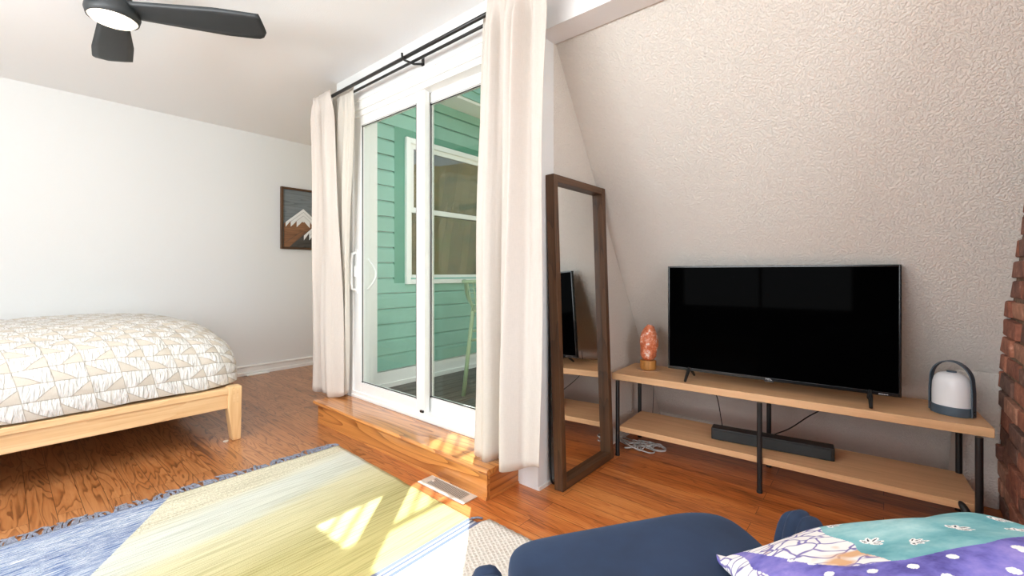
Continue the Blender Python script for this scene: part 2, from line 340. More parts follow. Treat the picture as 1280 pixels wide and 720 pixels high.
def lathe(bm, prof, c=(0,0,0), n=40, sx=1, sy=1):
    rings = []
    for r, z in prof:
        if r < 1e-6: rings.append([bm.verts.new((c[0], c[1], c[2]+z))])
        else: rings.append([bm.verts.new((c[0]+sx*r*math.cos(2*PI*k/n), c[1]+sy*r*math.sin(2*PI*k/n), c[2]+z)) for k in range(n)])
    for a, b in zip(rings, rings[1:]):
        for k in range(n):
            if len(a) == 1 and len(b) == 1: continue
            if len(a) == 1: bm.faces.new((a[0], b[(k+1) % n], b[k]))
            elif len(b) == 1: bm.faces.new((a[k], a[(k+1) % n], b[0]))
            else: bm.faces.new((a[k], a[(k+1) % n], b[(k+1) % n], b[k]))
def bez(ps, n=24):
    """Catmull-Rom through points"""
    P = [Vector(p) for p in ps]; P = [2*P[0]-P[1]] + P + [2*P[-1]-P[-2]]; out = []
    for i in range(1, len(P)-2):
        for k in range(n):
            t = k/n; a, b, c, d = P[i-1], P[i], P[i+1], P[i+2]
            out.append(.5*((2*b) + (c-a)*t + (2*a-5*b+4*c-d)*t*t + (3*b-a-3*c+d)*t**3))
    out.append(P[-2]); return out
def obj(name, bm, mat, parent=None, bevel=0, smooth=False, sub=0, seg=2):
    bmesh.ops.recalc_face_normals(bm, faces=bm.faces)
    me = bpy.data.meshes.new(name); bm.to_mesh(me); bm.free()
    o = bpy.data.objects.new(name, me); C.objects.link(o)
    for mm in (mat if isinstance(mat, list) else [mat]): me.materials.append(mm)
    if smooth:
        for p in me.polygons: p.use_smooth = True
    if bevel:
        b = o.modifiers.new('bevel', 'BEVEL'); b.width = bevel; b.segments = seg; b.limit_method = 'ANGLE'; b.angle_limit = math.radians(40)
        for p in me.polygons: p.use_smooth = True
        w = o.modifiers.new('wn', 'WEIGHTED_NORMAL'); w.keep_sharp = True
    if sub:
        s = o.modifiers.new('sub', 'SUBSURF'); s.levels = sub; s.render_levels = sub
    if parent:
        o.parent = parent
        o.matrix_parent_inverse = parent.matrix_basis.inverted() if parent.type != 'EMPTY' or not parent.get('local') else Matrix.Identity(4)
    return o
def tag(o, label, cat, group=None, kind=None):
    o['label'] = label; o['category'] = cat
    if group: o['group'] = group
    if kind: o['kind'] = kind
    return o
def thing(name, label, cat, loc=(0,0,0), rz=0, group=None, rot=None):
    """Empty at the base; its parts are modelled in its local space"""
    o = bpy.data.objects.new(name, None); C.objects.link(o); o.empty_display_size = .05
    o.location = loc; o.rotation_euler = rot or (0, 0, rz); o['local'] = 1
    return tag(o, label, cat, group)
def struct(name, bm, mat, parent=None, **kw):
    o = obj(name, bm, mat, parent, **kw)
    if not parent: o['kind'] = 'structure'
    return o
def panel_holes(bm, axis, a0, a1, u0, u1, z0, z1, holes):
    """wall slab (thickness a0..a1 along axis) with rectangular openings (u0,u1,z0,z1)"""
    us = sorted({u0, u1, *[h[0] for h in holes], *[h[1] for h in holes]}); zs = sorted({z0, z1, *[h[2] for h in holes], *[h[3] for h in holes]})
    for i in range(len(us)-1):
        for j in range(len(zs)-1):
            um, zm = (us[i]+us[i+1])/2, (zs[j]+zs[j+1])/2
            if any(h[0] < um < h[1] and h[2] < zm < h[3] for h in holes): continue
            if axis == 'x': box(bm, a0, a1, us[i], us[i+1], zs[j], zs[j+1])
            else: box(bm, us[i], us[i+1], a0, a1, zs[j], zs[j+1])
    bmesh.ops.remove_doubles(bm, verts=bm.verts, dist=1e-5)
    # drop the coincident inner faces
    seen = {}
    for f in bm.faces: seen.setdefault(tuple(sorted(v.index for v in f.verts)), []).append(f)
    bm.verts.index_update(); seen = {}
    for f in bm.faces: seen.setdefault(tuple(sorted(v.index for v in f.verts)), []).append(f)
    bmesh.ops.delete(bm, geom=[f for fs in seen.values() if len(fs) > 1 for f in fs], context='FACES_ONLY')

# ------------------------------------------------------------------ the room
CEIL = 2.5; DX = 1.683; SIDE = 1.268; BACK = 4.98; XL = -2.3; YR = -2.6; WING = 3.2
slopeX = lambda z: 3.2 - z/1.62
b = BM(); box(b, XL-.1, 4.2, YR-.1, BACK+.1, -.12, 0); struct('floor', b, M['floor'])
b = BM(); prism(b, [(XL-.1, YR-.1), (DX+.05, YR-.1), (DX+.05, WING), (4.2, WING), (4.2, BACK+.1), (XL-.1, BACK+.1)], 'z', CEIL, CEIL+.12); struct('ceiling', b, M['ceil'])
b = BM(); panel_holes(b, 'y', BACK, BACK+.1, XL-.1, 4.2, 0, CEIL, []); struct('wall_back', b, M['wall'])
b = BM(); panel_holes(b, 'x', XL-.1, XL, YR, BACK, 0, CEIL, [(2.75, 4.65, .75, 2.2), (-.35, 1.85, .5, 2.2)]); struct('wall_left', b, M['dark_unseen'])
b = BM(); panel_holes(b, 'y', YR-.1, YR, XL-.1, 3.4, 0, CEIL, [(-2.15, .0, .5, 2.3), (.2, 1.4, .5, 2.3)]); struct('wall_rear', b, M['wall'])
# unseen windows behind the camera, guessed for the fill light (frames with muntins, clear panes)
def unseen_window(name, axis, a, u0, u1, z0, z1):
    fb = BM(); t = .05
    def bb(u0, u1, z0, z1, d0, d1):
        if axis == 'x': box(fb, a+d0, a+d1, u0, u1, z0, z1)
        else: box(fb, u0, u1, a+d0, a+d1, z0, z1)
    um, zm = (u0+u1)/2, (z0+z1)/2
    for r in ((u0, u0+t, z0, z1), (u1-t, u1, z0, z1), (u0, u1, z0, z0+t), (u0, u1, z1-t, z1), (um-.02, um+.02, z0, z1), (u0, u1, zm-.02, zm+.02)): bb(*r, -.07, -.02)
    w = struct(name, fb, M['trim'])
unseen_window('unseen_window_1', 'x', XL, 2.75, 4.65, .75, 2.2)
unseen_window('unseen_window_3', 'x', XL, -.35, 1.85, .5, 2.2)
unseen_window('unseen_window_4', 'y', YR, .2, 1.4, .5, 2.3)
unseen_window('unseen_window_2', 'y', YR, -2.15, .0, .5, 2.3)
# door wall with the opening
OY0, OY1, OZ0, OZ1 = 1.47, 3.0, .15, 2.21
b = BM(); panel_holes(b, 'x', DX, DX+.13, SIDE, WING, 0, CEIL, [(OY0, OY1, OZ0, OZ1)]); struct('wall_door', b, M['wall'])
b = BM(); box(b, DX+.13, 3.35, SIDE, SIDE+.12, -.05, 2.5); struct('wall_side', b, M['slope'])
b = BM(); box(b, DX, DX+.14, -1.4, SIDE, 2.205, CEIL); struct('ceiling_beam', b, M['ceil'])
b = BM(); z1 = 2.45
prism(b, [(slopeX(z1), z1), (slopeX(-.05), -.05), (slopeX(-.05)+.12, -.05), (slopeX(z1)+.12, z1)], 'y', -1.4, SIDE); struct('wall_slope', b, M['slope'])
b = BM(); prism(b, [(2.866, 0), (3.16, 0), (2.812, .615), (2.806, .605)], 'y', -.39, -.25); struct('wall_ledge', b, M['slope'], bevel=.008)
# thin caulk lines where the slanted plaster meets floor and cheek
b = BM(); box(b, 3.178, 3.195, -.25, SIDE, 0, .018); struct('trim_1', b, M['caulk'])
b = BM(); box(b, DX+.002, 3.19, SIDE-.008, SIDE, 0, .016); struct('trim_2', b, M['caulk'])
# short wall past the chimney closing the room
b = BM(); box(b, 3.2, 3.32, YR, -1.3, 0, CEIL); struct('wall_right', b, M['wall'])
# baseboard of the far wall
b = BM(); prism(b, [(BACK, 0), (BACK-.022, 0), (BACK-.022, .028), (BACK-.012, .036), (BACK-.012, .075), (BACK-.02, .083), (BACK-.02, .092), (BACK, .1)], 'x', XL, 4.1); struct('baseboard_back', b, M['trim'])
b = BM(); box(b, XL, XL+.014, YR, BACK, 0, .1); struct('baseboard_left', b, M['trim'], bevel=.003)

# brick chimney on the right
def chimney():
    bm = BM(); rnd = random.Random(3)
    F = -.385; x0, x1 = 1.6, 3.05; box(bm, x0+.01, 3.3, F-.9, F-.008, 0, CEIL, 5)
    row = 0; z = .004; H, Lb, j = .066, .205, .013
    while z < CEIL-.02:
        x = x0 - (Lb+j)*(.5 if row % 2 else 0)
        while x < x1:
            a, c = max(x, x0)+rnd.uniform(-.003, .003), min(x+Lb, x1)+rnd.uniform(-.003, .003)
            if c - a > .03:
                d = rnd.uniform(-.004, .014); h = H+rnd.uniform(-.004, .004); mi = rnd.choices(range(5), (4, 4, 3, 2, 2))[0]
                v = box(bm, a, c, F-.06, F+d, z, z+min(h, CEIL-.01-z), mi)
                for q in v: q.co += Vector((rnd.uniform(-.003, .003), rnd.uniform(-.003, .003) if q.co.y > F-.02 else 0, rnd.uniform(-.003, .003)))
            x += Lb+j
        z += H+j; row += 1
    # the return face towards the camera side
    row = 0; z = .004
    while z < CEIL-.02:
        y = F-.9 - (Lb+j)*(.5 if row % 2 else 0)
        while y < F-.02:
            a, c = max(y, F-.9), min(y+Lb, F-.01)
            if c-a > .03: box(bm, x0-rnd.uniform(0, .008), x0+.05, a, c, z, z+min(H, CEIL-.01-z), rnd.randrange(5))
            y += Lb+j
        z += H+j; row += 1
    o = struct('chimney', bm, BRICKS, bevel=.004, seg=1)
chimney()

# ------------------------------------------------------------------ sliding door
def door():
    fb = BM(); cx0 = DX-.018
    box(fb, cx0, DX+.004, OY1, 3.09, .0, 2.298); box(fb, cx0, DX+.004, 1.42, OY0, .15, 2.298); box(fb, cx0, DX+.004, OY0, OY1, 2.21, 2.298)
    box(fb, cx0-.008, DX, 3.068, 3.088, .15, 2.29); box(fb, cx0-.008, DX, 1.43, 3.088, 2.272, 2.296); box(fb, cx0-.004, DX, 1.43, 3.03, 2.222, 2.24)
    d = struct('door_1', fb, M['trim'], bevel=.002)
    f = BM(); xa, xb = DX-.008, DX+.135
    for r in ((2.955, OY1, .15, 2.21), (OY0, OY0+.045, .15, 2.21), (OY0+.045, 2.955, 2.172, 2.21), (OY0+.045, 2.955, .15, .192)): box(f, xa, xb, *r)
    box(f, xa-.012, xa, OY0+.045, 2.955, .152, .172)
    obj('frame', f, M['vinyl'], d, bevel=.003)
    def sash(name, x0, x1, y0, y1, gm, st0, st1, zb, zt):
        s = BM(); g0, g1, h0, h1 = y0+st0, y1-st1, zb, zt
        for r in ((y0, g0, .19, 2.175), (g1, y1, .19, 2.175), (g0, g1, .19, h0), (g0, g1, h1, 2.175)): box(s, x0, x1, *r)
        for r in ((g0, g0+.008, h0, h1), (g1-.008, g1, h0, h1), (g0, g1, h0, h0+.008), (g0, g1, h1-.008, h1)): box(s, x0+.008, x1-.008, *r)
        o = obj(name, s, M['vinyl'], d, bevel=.003)
        g = BM(); xm = (x0+x1)/2; box(g, xm-.003, xm+.003, g0-.004, g1+.004, h0-.004, h1+.004); obj('pane', g, gm, o)
        k = BM()   # dark glazing gasket line
        for r in ((g0+.006, g0+.011, h0, h1), (g1-.011, g1-.006, h0, h1), (g0, g1, h0+.006, h0+.011), (g0, g1, h1-.011, h1-.006)): box(k, x0+.006, x0+.011, *r)
        obj('gasket', k, M['black'], o)
        return o
    s = sash('sliding_panel', DX+.006, DX+.046, 2.143, 2.955, M['glass'], .079, .09, .258, 2.111)
    sash('fixed_panel', DX+.062, DX+.102, OY0+.04, 2.213, M['glass2'], .06, .048, .268, 2.111)
    # handle inside, with its outer twin and latch
    h = BM(); y = 2.925
    tube(h, [(DX+.01, y, .92), (DX-.03, y, .935), (DX-.036, y, .98), (DX-.036, y, 1.14), (DX-.03, y, 1.185), (DX+.01, y, 1.2)], .011, 8)
    box(h, DX-.002, DX+.008, y-.02, y+.02, .9, 1.22); box(h, DX-.014, DX+.004, y-.008, y+.008, 1.02, 1.1)
    obj('handle', h, M['vinyl'], d, smooth=False, bevel=.002)
    h = BM(); pts = [(DX+.05+.045*math.sin(PI*t/12), 2.845, .93+.22*t/12) for t in range(13)]
    tube(h, [(p[0], p[1]-.035*math.sin(PI*i/12), p[2]) for i, p in enumerate(pts)], .008, 8); obj('outer_handle', h, M['lantshade'], d, smooth=True)
    h = BM(); box(h, DX-.004, DX+.012, 2.146, 2.176, .175, .205); obj('roller_catch', h, M['black'], d, bevel=.002)
door()

# ------------------------------------------------------------------ outside: balcony, green wing wall, roof railing
GY = 3.1
b = BM(); x = 1.85
b = BM()
for i in range(16):
    y = 1.392 + i*.107; box(b, DX+.14, 5.0, y, min(y+.101, GY-.004), .085, .115)
struct('balcony_deck', b, M['deck'])
WX0, WX1, WZ0, WZ1 = 2.235, 3.5, .953, 2.204
b = BM(); panel_holes(b, 'y', GY+.02, WING, DX+.13, 4.2, -.1, 2.6, [(WX0, WX1, WZ0, WZ1)]); struct('wall_wing', b, M['wall'])
b = BM(); p = .126; z = .255
def lap(bm, x0, x1, z0, z1, y=GY):   # one lapped board: the lower edge stands out, a bevel at the top
    prism(bm, [(y+.022, z0), (y-.004, z0), (y, z1-.022), (y+.010, z1-.004), (y+.022, z1-.004)], 'x', x0, x1)
i = 0
while z < 2.62:
    z1 = z+p
    if z1 <= .9: lap(b, 1.96, 4.6, z, z1)
    elif z < .93: lap(b, 1.96, 4.6, z, z1)
    elif z1 < 2.3: lap(b, 1.96, 2.13, z, z1); lap(b, 3.62, 4.6, z, z1)
    else: lap(b, 1.96, 4.6, z, z1)
    z = z1; i += 1
struct('wall_siding', b, M['green'])
b = BM()
for r in ((2.13, WX0, .93, 2.29), (WX1, 3.62, .93, 2.29), (WX0, WX1, WZ1, 2.29)): box(b, r[0], r[1], GY-.001, GY+.022, r[2], r[3])
struct('trim_3', b, M['greentrim'])
b = BM(); box(b, 1.865, 1.96, GY-.018, GY+.022, .1, 2.62); box(b, 1.83, 1.865, GY-.05, GY+.022, .1, 2.62); struct('trim_4', b, M['trim'])
b = BM(); box(b, 1.96, 4.6, GY-.014, GY+.022, .115, .245); box(b, 1.9, 4.6, GY-.03, GY-.014, .115, .15); struct('trim_5', b, M['trim'])
def wing_window():
    f = BM(); t = .075
    for r in ((WX0, WX0+.045, WZ0, WZ1), (WX1-.045, WX1, WZ0, WZ1), (WX0+.045, WX1-.045, WZ0, WZ0+.04), (WX0+.045, WX1-.045, WZ1-.045, WZ1)): box(f, r[0], r[1], GY-.03, GY+.05, r[2], r[3])
    w = struct('window_5', f, M['vinyl'], bevel=.004)
    zm = 1.6
    for (name, z0, z1, y) in (('upper_sash', zm-.03, WZ1-.04, GY-.008), ('lower_sash', WZ0+.035, zm+.03, GY+.02)):
        s = BM()
        for r in ((WX0+.04, WX0+.09, z0, z1), (WX1-.09, WX1-.04, z0, z1), (WX0+.09, WX1-.09, z0, z0+.045), (WX0+.09, WX1-.09, z1-.045, z1)): box(s, r[0], r[1], y, y+.03, r[2], r[3])
        o = obj(name, s, M['vinyl'], w, bevel=.003)
        g = BM(); box(g, WX0+.08, WX1-.08, y+.012, y+.017, z0+.04, z1-.04); obj('pane', g, M['glassdark'], o)
wing_window()
b = BM(); box(b, 1.75, 5.0, 2.865, 3.3, 2.6, 2.63); struct('trim_6', b, M['soffit'])
b = BM(); prism(b, [(2.85, 2.625), (2.862, 2.71), (2.868, 2.71), (2.868, 2.625)], 'x', 1.75, 5.0); prism(b, [(2.845, 2.705), (2.858, 2.785), (2.868, 2.785), (2.868, 2.705)], 'x', 1.75, 5.0); struct('trim_7', b, M['green'])
b = BM(); box(b, 1.75, 5.0, 2.868, 5.2, 2.631, 2.79); box(b, 1.75, 5.0, 2.842, 2.9, 2.788, 2.805); struct('roof', b, M['soffit'])
def railing():
    t = thing('roof_railing', 'white balustrade along the flat roof edge over the green wall', 'railing', (0, 0, 2.805))
    tz = .79; ry = 2.9
    b = BM(); box(b, 1.8, 4.9, ry-.016, ry+.016, tz, tz+.03); obj('top_rail', b, M['trim'], t)
    b = BM(); box(b, 1.8, 4.9, ry-.012, ry+.012, .012, .032); obj('bottom_rail', b, M['trim'], t)
    for x in (1.82, 3.95, 4.86):
        b = BM(); box(b, x-.02, x+.02, ry-.02, ry+.02, 0, tz); obj('post', b, M['trim'], t)
    x = 1.93
    while x < 4.8:
        if abs(x-3.95) > .04:
            b = BM(); box(b, x-.007, x+.007, ry-.007, ry+.007, .03, tz); obj('baluster', b, M['trim'], t)
        x += .115
railing()
# land outside
b = BM(); box(b, -80, 120, -130, 80, -3.2, -3.0); struct('ground', b, M['hill'])
b = BM(); n = 90; rows = []
for i in range(n+1):
    ang = math.radians(-85 + 80*i/n); rr = []
    for j in range(7):
        d = 45 + j*6; hgt = [-3, 2, 7, 12, 16, 20.5 + 1.2*noise.noise((i*.25, 0, 0)) + .9*noise.noise((i*1.7, 4, 0)), -3][j]
        rr.append(b.verts.new((d*math.cos(ang), d*math.sin(ang), hgt + (.8*noise.noise((i*.4, j, 2)) if 0 < j < 5 else 0))))
    rows.append(rr)
for i in range(n):
    for j in range(6): b.faces.new((rows[i][j], rows[i+1][j], rows[i+1][j+1], rows[i][j+1]))
struct('hill', b, M['hill'])
# sage metal stool on the balcony
def stool():
    c = Vector((2.667, 2.40, .115))
    t = thing('patio_stool', 'sage green metal patio stool with low mesh back on the balcony deck', 'stool', c, rz=-PI/4)
    w, dp, sh = .22, .2, .64
    for sx in (-1, 1):
        for sy in (-1, 1):
            b = BM(); tube(b, [(sx*(w+.07), sy*(dp+.05), 0), (sx*(w-.0), sy*dp, sh)], .016, 10); obj('leg', b, M['sage'], t, smooth=True)
    b = BM(); box(b, -w, w, -dp, dp, sh-.012, sh+.012); obj('seat', b, M['sage'], t, bevel=.01)
    for z, k in ((.42, .023), (.49, .016)):
        b = BM(); e = w+.07*(1-z/sh); g = dp+.05*(1-z/sh)
        tube(b, [(-e, -g, z), (e, -g, z)], .011, 8)
        obj('stretcher', b, M['sage'], t, smooth=True)
    b = BM(); top = .865
    tube(b, bez([(-w, dp, sh), (-w-.05, dp-.02, sh+.1), (-w-.06, -dp*.5+.1, top-.005), (-w-.05, -dp, top), (0, -dp-.06, top+.01), (w+.05, -dp, top), (w+.06, -dp*.5+.1, top-.005), (w+.05, dp-.02, sh+.1), (w, dp, sh)], 8), .015, 10)
    obj('back_rail', b, M['sage'], t, smooth=True)
    b = BM()
    for i in range(14):
        x = -w+i*2*w/13; yb = -dp-.05*math.cos(x/w*1.3); tube(b, [(x, -dp, sh), (x*1.18, yb-.005, top)], .004, 6)
    for k in range(4):
        z = sh+.05+k*.045; s = 1+.18*(z-sh)/(top-sh); tube(b, [(q*w*s/5, -dp-.05*math.cos(q/5*1.3)*(z-sh)/(top-sh), z) for q in range(-5, 6)], .003, 6)
    obj('back_mesh', b, M['sage'], t, smooth=True)
stool()
# round-backed chair standing in the bedroom behind the wing window
def round_chair():
    t = thing('round_back_chair', 'pale round-backed chair dimly seen through the window in green siding', 'chair', (2.75, 3.62, 0))
    cm = plain('olive_cane', srgb(190, 186, 150), .7)
    b = BM(); lathe(b, [(0, -.02), (.2, -.02), (.225, 0), (.2, .02), (0, .02)], n=36)
    bmesh.ops.rotate(b, verts=b.verts, cent=(0, 0, 0), matrix=Matrix.Rotation(PI/2, 3, 'X')); bmesh.ops.translate(b, verts=b.verts, vec=(0, .1, 1.42)); obj('backrest', b, cm, t, smooth=False, bevel=.004)
    b = BM(); prism(b, [(-.2, 1.32), (.2, 1.32), (.09, .8), (-.09, .8)], 'y', .085, .11); obj('back_panel', b, cm, t, bevel=.004)
    b = BM(); box(b, -.22, .22, -.28, .12, .74, .8); obj('seat', b, cm, t, bevel=.02)
    for sx in (-1, 1):
        for sy in (-.25, .1):
            b = BM(); tube(b, [(sx*.2, sy, .75), (sx*.22, sy, 0)], .018, 8); obj('leg', b, cm, t)
round_chair()

# ------------------------------------------------------------------ step below the door
def step():
    x0, y0, y1, h = 1.455, 1.39, 3.03, .152
    t = thing('wooden_step', 'golden oak step platform on the floor below the sliding door', 'step', (0, 0, 0))
    b = BM(); prism(b, [(x0-.018, h-.026), (x0-.024, h-.014), (x0-.018, h-.002), (x0-.012, h), (DX-.019, h), (DX-.019, h-.026)], 'y', y0-.02, y1+.03); obj('tread', b, M['step'], t, bevel=.002)
    b = BM(); box(b, x0, x0+.02, y0, y1, 0, h-.026); box(b, x0-.004, x0, y0, y1, 0, .012); obj('riser', b, M['step'], t, bevel=.001)
    for y in (y0, y1-.02):
        b = BM(); box(b, x0+.0205, DX-.001, y, y+.02, 0, h-.026); box(b, x0+.0205, DX-.001, (y-.004 if y == y0 else y+.02), (y if y == y0 else y+.024), 0, .012); obj('end_panel', b, M['stepx'], t, bevel=.001)
step()

# ------------------------------------------------------------------ curtains
def rod(name, label, x, z, r, ya, yb):
    t = thing(name, label, 'curtain rod', (0, 0, 0), group=None)
    b = BM(); tube(b, [(x, ya, z), (x, yb, z)], r, 12); obj('pole', b, M['black'], t, smooth=True)
    for y in (ya, yb):
        b = BM(); s = 1 if y == yb else -1; tube(b, [(x, y, z), (x, y+s*.025, z)], r*1.5, 12); obj('finial', b, M['black'], t, bevel=.002)
    return t
RX1, RZ1, RX2, RZ2 = 1.55, 2.318, 1.612, 2.318
t1 = rod('curtain_rod', 'thicker black rod nearer the room, over the sliding door', RX1, RZ1, .011, .95, 3.215)
rod('curtain_rod', 'thinner black rod nearer the wall, behind the thicker rod', RX2, RZ2, .0085, 1.0, 3.06)
for y in (2.145, 1.0, 3.21)[:1]:
    b = BM(); box(b, DX-.004, DX, y-.012, y+.012, 2.3, 2.37); 
    prism(b, [(DX, 2.2995), (DX-.012, 2.2995), (DX-.012, 2.3), (DX, 2.31)], 'y', y-.006, y+.006)
    tube(b, [(DX-.004, y, 2.325), (DX-.07, y, 2.302), (RX1-.005, y, 2.3), (RX1-.02, y, 2.31), (RX1-.022, y, 2.335)], .007, 8)
    o = obj('rod_bracket', b, M['black']); tag(o, 'black double bracket holding both curtain rods above the door', 'bracket')
def curtain(label, group, mat, top, bot, z0, z1, xc, amp, n, ph, xb=0, bulge=0, seed=0, header=.03, flare=1.0, nu=120, nv=60):
    """hanging pleated panel: top=(y0,y1), bot=(y0,y1)"""
    bm = BM(); rnd = random.Random(seed); grid = []; ofs = [rnd.uniform(-.5, .5) for _ in range(8)]
    for j in range(nv+1):
        t = j/nv; z = z1 + (z0-z1)*t; row = []
        e = t**.7
        ya, yb = top[0]+(bot[0]-top[0])*e, top[1]+(bot[1]-top[1])*e
        for i in range(nu+1):
            u = i/nu
            w = u + .06*math.sin(2*PI*u*1.0+ofs[0]*6) + .025*math.sin(2*PI*u*2+ofs[1]*6+t*1.5)
            a = amp*(.75+.5*t*flare)*(1+.35*math.sin(2*PI*u*1.3+ofs[2]*6))
            s = math.sin(2*PI*n*w+ph+.5*math.sin(3*t+ofs[3]*4))
            s = math.copysign(abs(s)**.7, s)
            s += .62*math.exp(-3.2*t)*math.sin(2*PI*(n*2.3+.7)*w+ofs[6]*6) + .16*math.sin(2*PI*n*2.7*u+ofs[7]*6+2*t)
            squeeze = 1-.75*math.exp(-((z-(z1-header))/.018)**2) if header else 1
            x = xc + a*s*squeeze + xb*t + bulge*math.sin(PI*min(1, t*1.1))*.02 + .006*math.sin(9*t+u*5+ofs[4]*5)
            y = ya+(yb-ya)*u + .008*math.sin(5*t+u*6+ofs[5]*6)*t + .45*a*math.sin(4*PI*n*w+2*ph)*.35
            if header:
                q = min(1, max(0, (z1-z)/.16)); x = x*q + (xc-.008+a*s*.12)*(1-q)
            row.append(bm.verts.new((x, y, z + (.012*math.sin(2*PI*n*w+ph+1) if j == nv else 0))))
        grid.append(row)
    for j in range(nv):
        for i in range(nu): bm.faces.new((grid[j][i], grid[j+1][i], grid[j+1][i+1], grid[j][i+1]))
    o = obj('curtain', bm, mat, smooth=True)
    so = o.modifiers.new('solid', 'SOLIDIFY'); so.thickness = .0022
    return tag(o, label, 'curtain', group)
G = 'curtains at the sliding door'
curtain('cream linen curtain hanging at the right side of the sliding door', G, M['linen'], (1.085, 1.425), (1.165, 1.53), .168, 2.345, RX1-.046, .042, 1.8, .4, seed=2, xb=.02)
curtain('cream linen curtain hanging at the left side of the sliding door', G, M['linen'], (2.985, 3.245), (2.93, 3.268), .168, 2.345, RX1-.024, .027, 1.6, 1.2, seed=5, xb=.03)
curtain('sheer white inner curtain just behind the right cream curtain', G, M['sheer'], (1.2, 1.545), (1.35, 1.60), .178, 2.34, RX2-.012, .012, 4.0, .2, seed=8, xb=.02)
curtain('sheer white inner curtain just behind the left cream curtain', G, M['sheer'], (2.79, 3.08), (2.955, 3.14), .178, 2.34, RX2-.012, .012, 4.0, .9, seed=11, xb=.02)

# ------------------------------------------------------------------ bed
def bed():
    t = thing('bed_frame', 'pale birch platform bed frame with tapered legs by the far wall', 'bed', (0, 0, 0))
    x0, x1, y0, y1 = -.52, 1.0, 3.10, 4.93
    b = BM(); box(b, x0+.07, x1-.06, y0+.012, y0+.04, .205, .328); box(b, x0+.07, x1-.06, y0, y0+.075, .295, .33); obj('foot_rail', b, M['bedwood'], t, bevel=.004)
    b = BM(); box(b, x0+.07, x1-.06, y1-.04, y1-.012, .205, .328); obj('head_rail', b, M['bedwood'], t, bevel=.004)
    for x in (x0+.015, x1-.045):
        b = BM(); box(b, x, x+.03, y0+.075, y1-.07, .205, .328); obj('side_rail', b, M['bedwood'], t, bevel=.004)
    b = BM()
    for i in range(12): box(b, x0+.045, x1-.045, y0+.1+i*.14, y0+.18+i*.14, .27, .29)
    obj('slats', b, M['bedwood'], t)
    for sx, ex in ((0, x0), (1, x1)):
        for sy, ey in ((0, y0-.004), (1, y1+.004)):
            b = BM(); ox = ex-.075 if sx else ex; s = -1 if sx else 1
            pts = [(0, .3365), (.075, .3365), (.078, .21), (.052, 0), (.006, 0), (0, .3)]
            pts = [(ex+s*p[0], p[1]) for p in pts]
            prism(b, pts, 'y', ey, ey+(.075 if not sy else -.075))
            leg = obj('leg', b, M['bedwoodz'], t, bevel=.006)
            if sy == 0:
                k = BM()
                for q in (.026, .046): box(k, ex+s*q-.005, ex+s*q+.005, ey-.0006, ey+.002, .235, .325)
                obj('joint_key', k, M['bedwood'], leg)
                k = BM(); lathe(k, [(0, 0), (.014, 0), (.014, .006), (0, .006)], (ex+s*.085, ey+.02, 0), 16); obj('foot_pad', k, M['register'], leg)
bed()
def comforter():
    bm = BM(); uvl = bm.loops.layers.uv.new('UVMap'); grid = []; NU, NV = 230, 170
    xc, hx, yc, hy, zc, hz = .255, .785, 4.02, .905, .508, .225
    ex = 2/5.0; ez = 2/3.2; co = {}
    def sp(v, p): return math.copysign(abs(v)**p, v)
    ulen = 0; prevu = None
    for i in range(NU+1):
        a = -PI/2 + PI*i/NU; xx = sp(math.sin(a), ex); cr = max(abs(math.cos(a))**ex, .0)
        pv = None; vl = 0; row = []
        for j in range(NV+1):
            bth = -PI*.03 + PI*1.06*j/NV      # front bottom -> top -> back
            yy = -sp(math.cos(bth), 2/4.5); zz = sp(math.sin(bth), 2/2.6)
            zz = max(zz, -.25)
            k = cr if cr > 0.02 else .02
            p = Vector((xc+hx*xx, yc+hy*yy*(.55+.45*k), zc - hz*.72 + (hz*1.72*zz)*k*(.94+.06*math.cos(2.2*xx))*(1+.035*math.sin(yy*3+1)) ))
            if zz < 0: p.z = zc-hz*.72+.02*zz
            # puff between seams
            row.append(p)
        grid.append(row)
    vl = [[0]*(NV+1) for _ in range(NU+1)]; ul = [[0]*(NV+1) for _ in range(NU+1)]
    mid = NU//2
    vm = [0]
    for j in range(1, NV+1): vm.append(vm[-1]+(grid[mid][j]-grid[mid][j-1]).length)
    um = [0]
    for i in range(1, NU+1): um.append(um[-1]+(grid[i][NV//2]-grid[i-1][NV//2]).length)
    V = []
    for i in range(NU+1):
        r = []
        for j in range(NV+1):
            p = grid[i][j].copy(); d = Vector((0, 0, 0))
            n = Vector(((p.x-xc)/hx**2*.5, (p.y-yc)/hy**2, (p.z-zc+.1)/hz**2)).normalized()
            u, v = um[i], vm[j]
            row_ = math.floor(v/.085); fu = (u/.125+v*1.6) % 1; fv = (v/.085) % 1
            puff = .011*(abs(math.sin(PI*fu))**.5*abs(math.sin(PI*fv))**.5) + .010*noise.noise(p*6) + .012*noise.noise(p*2.3)
            q = p+n*puff; q.z = max(q.z, .3385); r.append(bm.verts.new(q))
        V.append(r)
    for i in range(NU):
        for j in range(NV):
            f = bm.faces.new((V[i][j], V[i+1][j], V[i+1][j+1], V[i][j+1]))
            for lp, (a, c) in zip(f.loops, ((i, j), (i+1, j), (i+1, j+1), (i, j+1))): lp[uvl].uv = (um[a], vm[c])
    # closed underside
    ring = [V[i][0] for i in range(NU+1)] + [V[NU][j] for j in range(1, NV+1)] + [V[i][NV] for i in range(NU-1, -1, -1)] + [V[0][j] for j in range(NV-1, 0, -1)]
    c = bm.verts.new((xc, yc, .3385))
    for a, d in zip(ring, ring[1:]+ring[:1]):
        if a is not d: bm.faces.new((a, d, c))
    o = obj('comforter', bm, M['quilt'], smooth=True)
    tag(o, 'white and oatmeal gathered triangle quilt covering the mattress of the bed', 'comforter')
comforter()
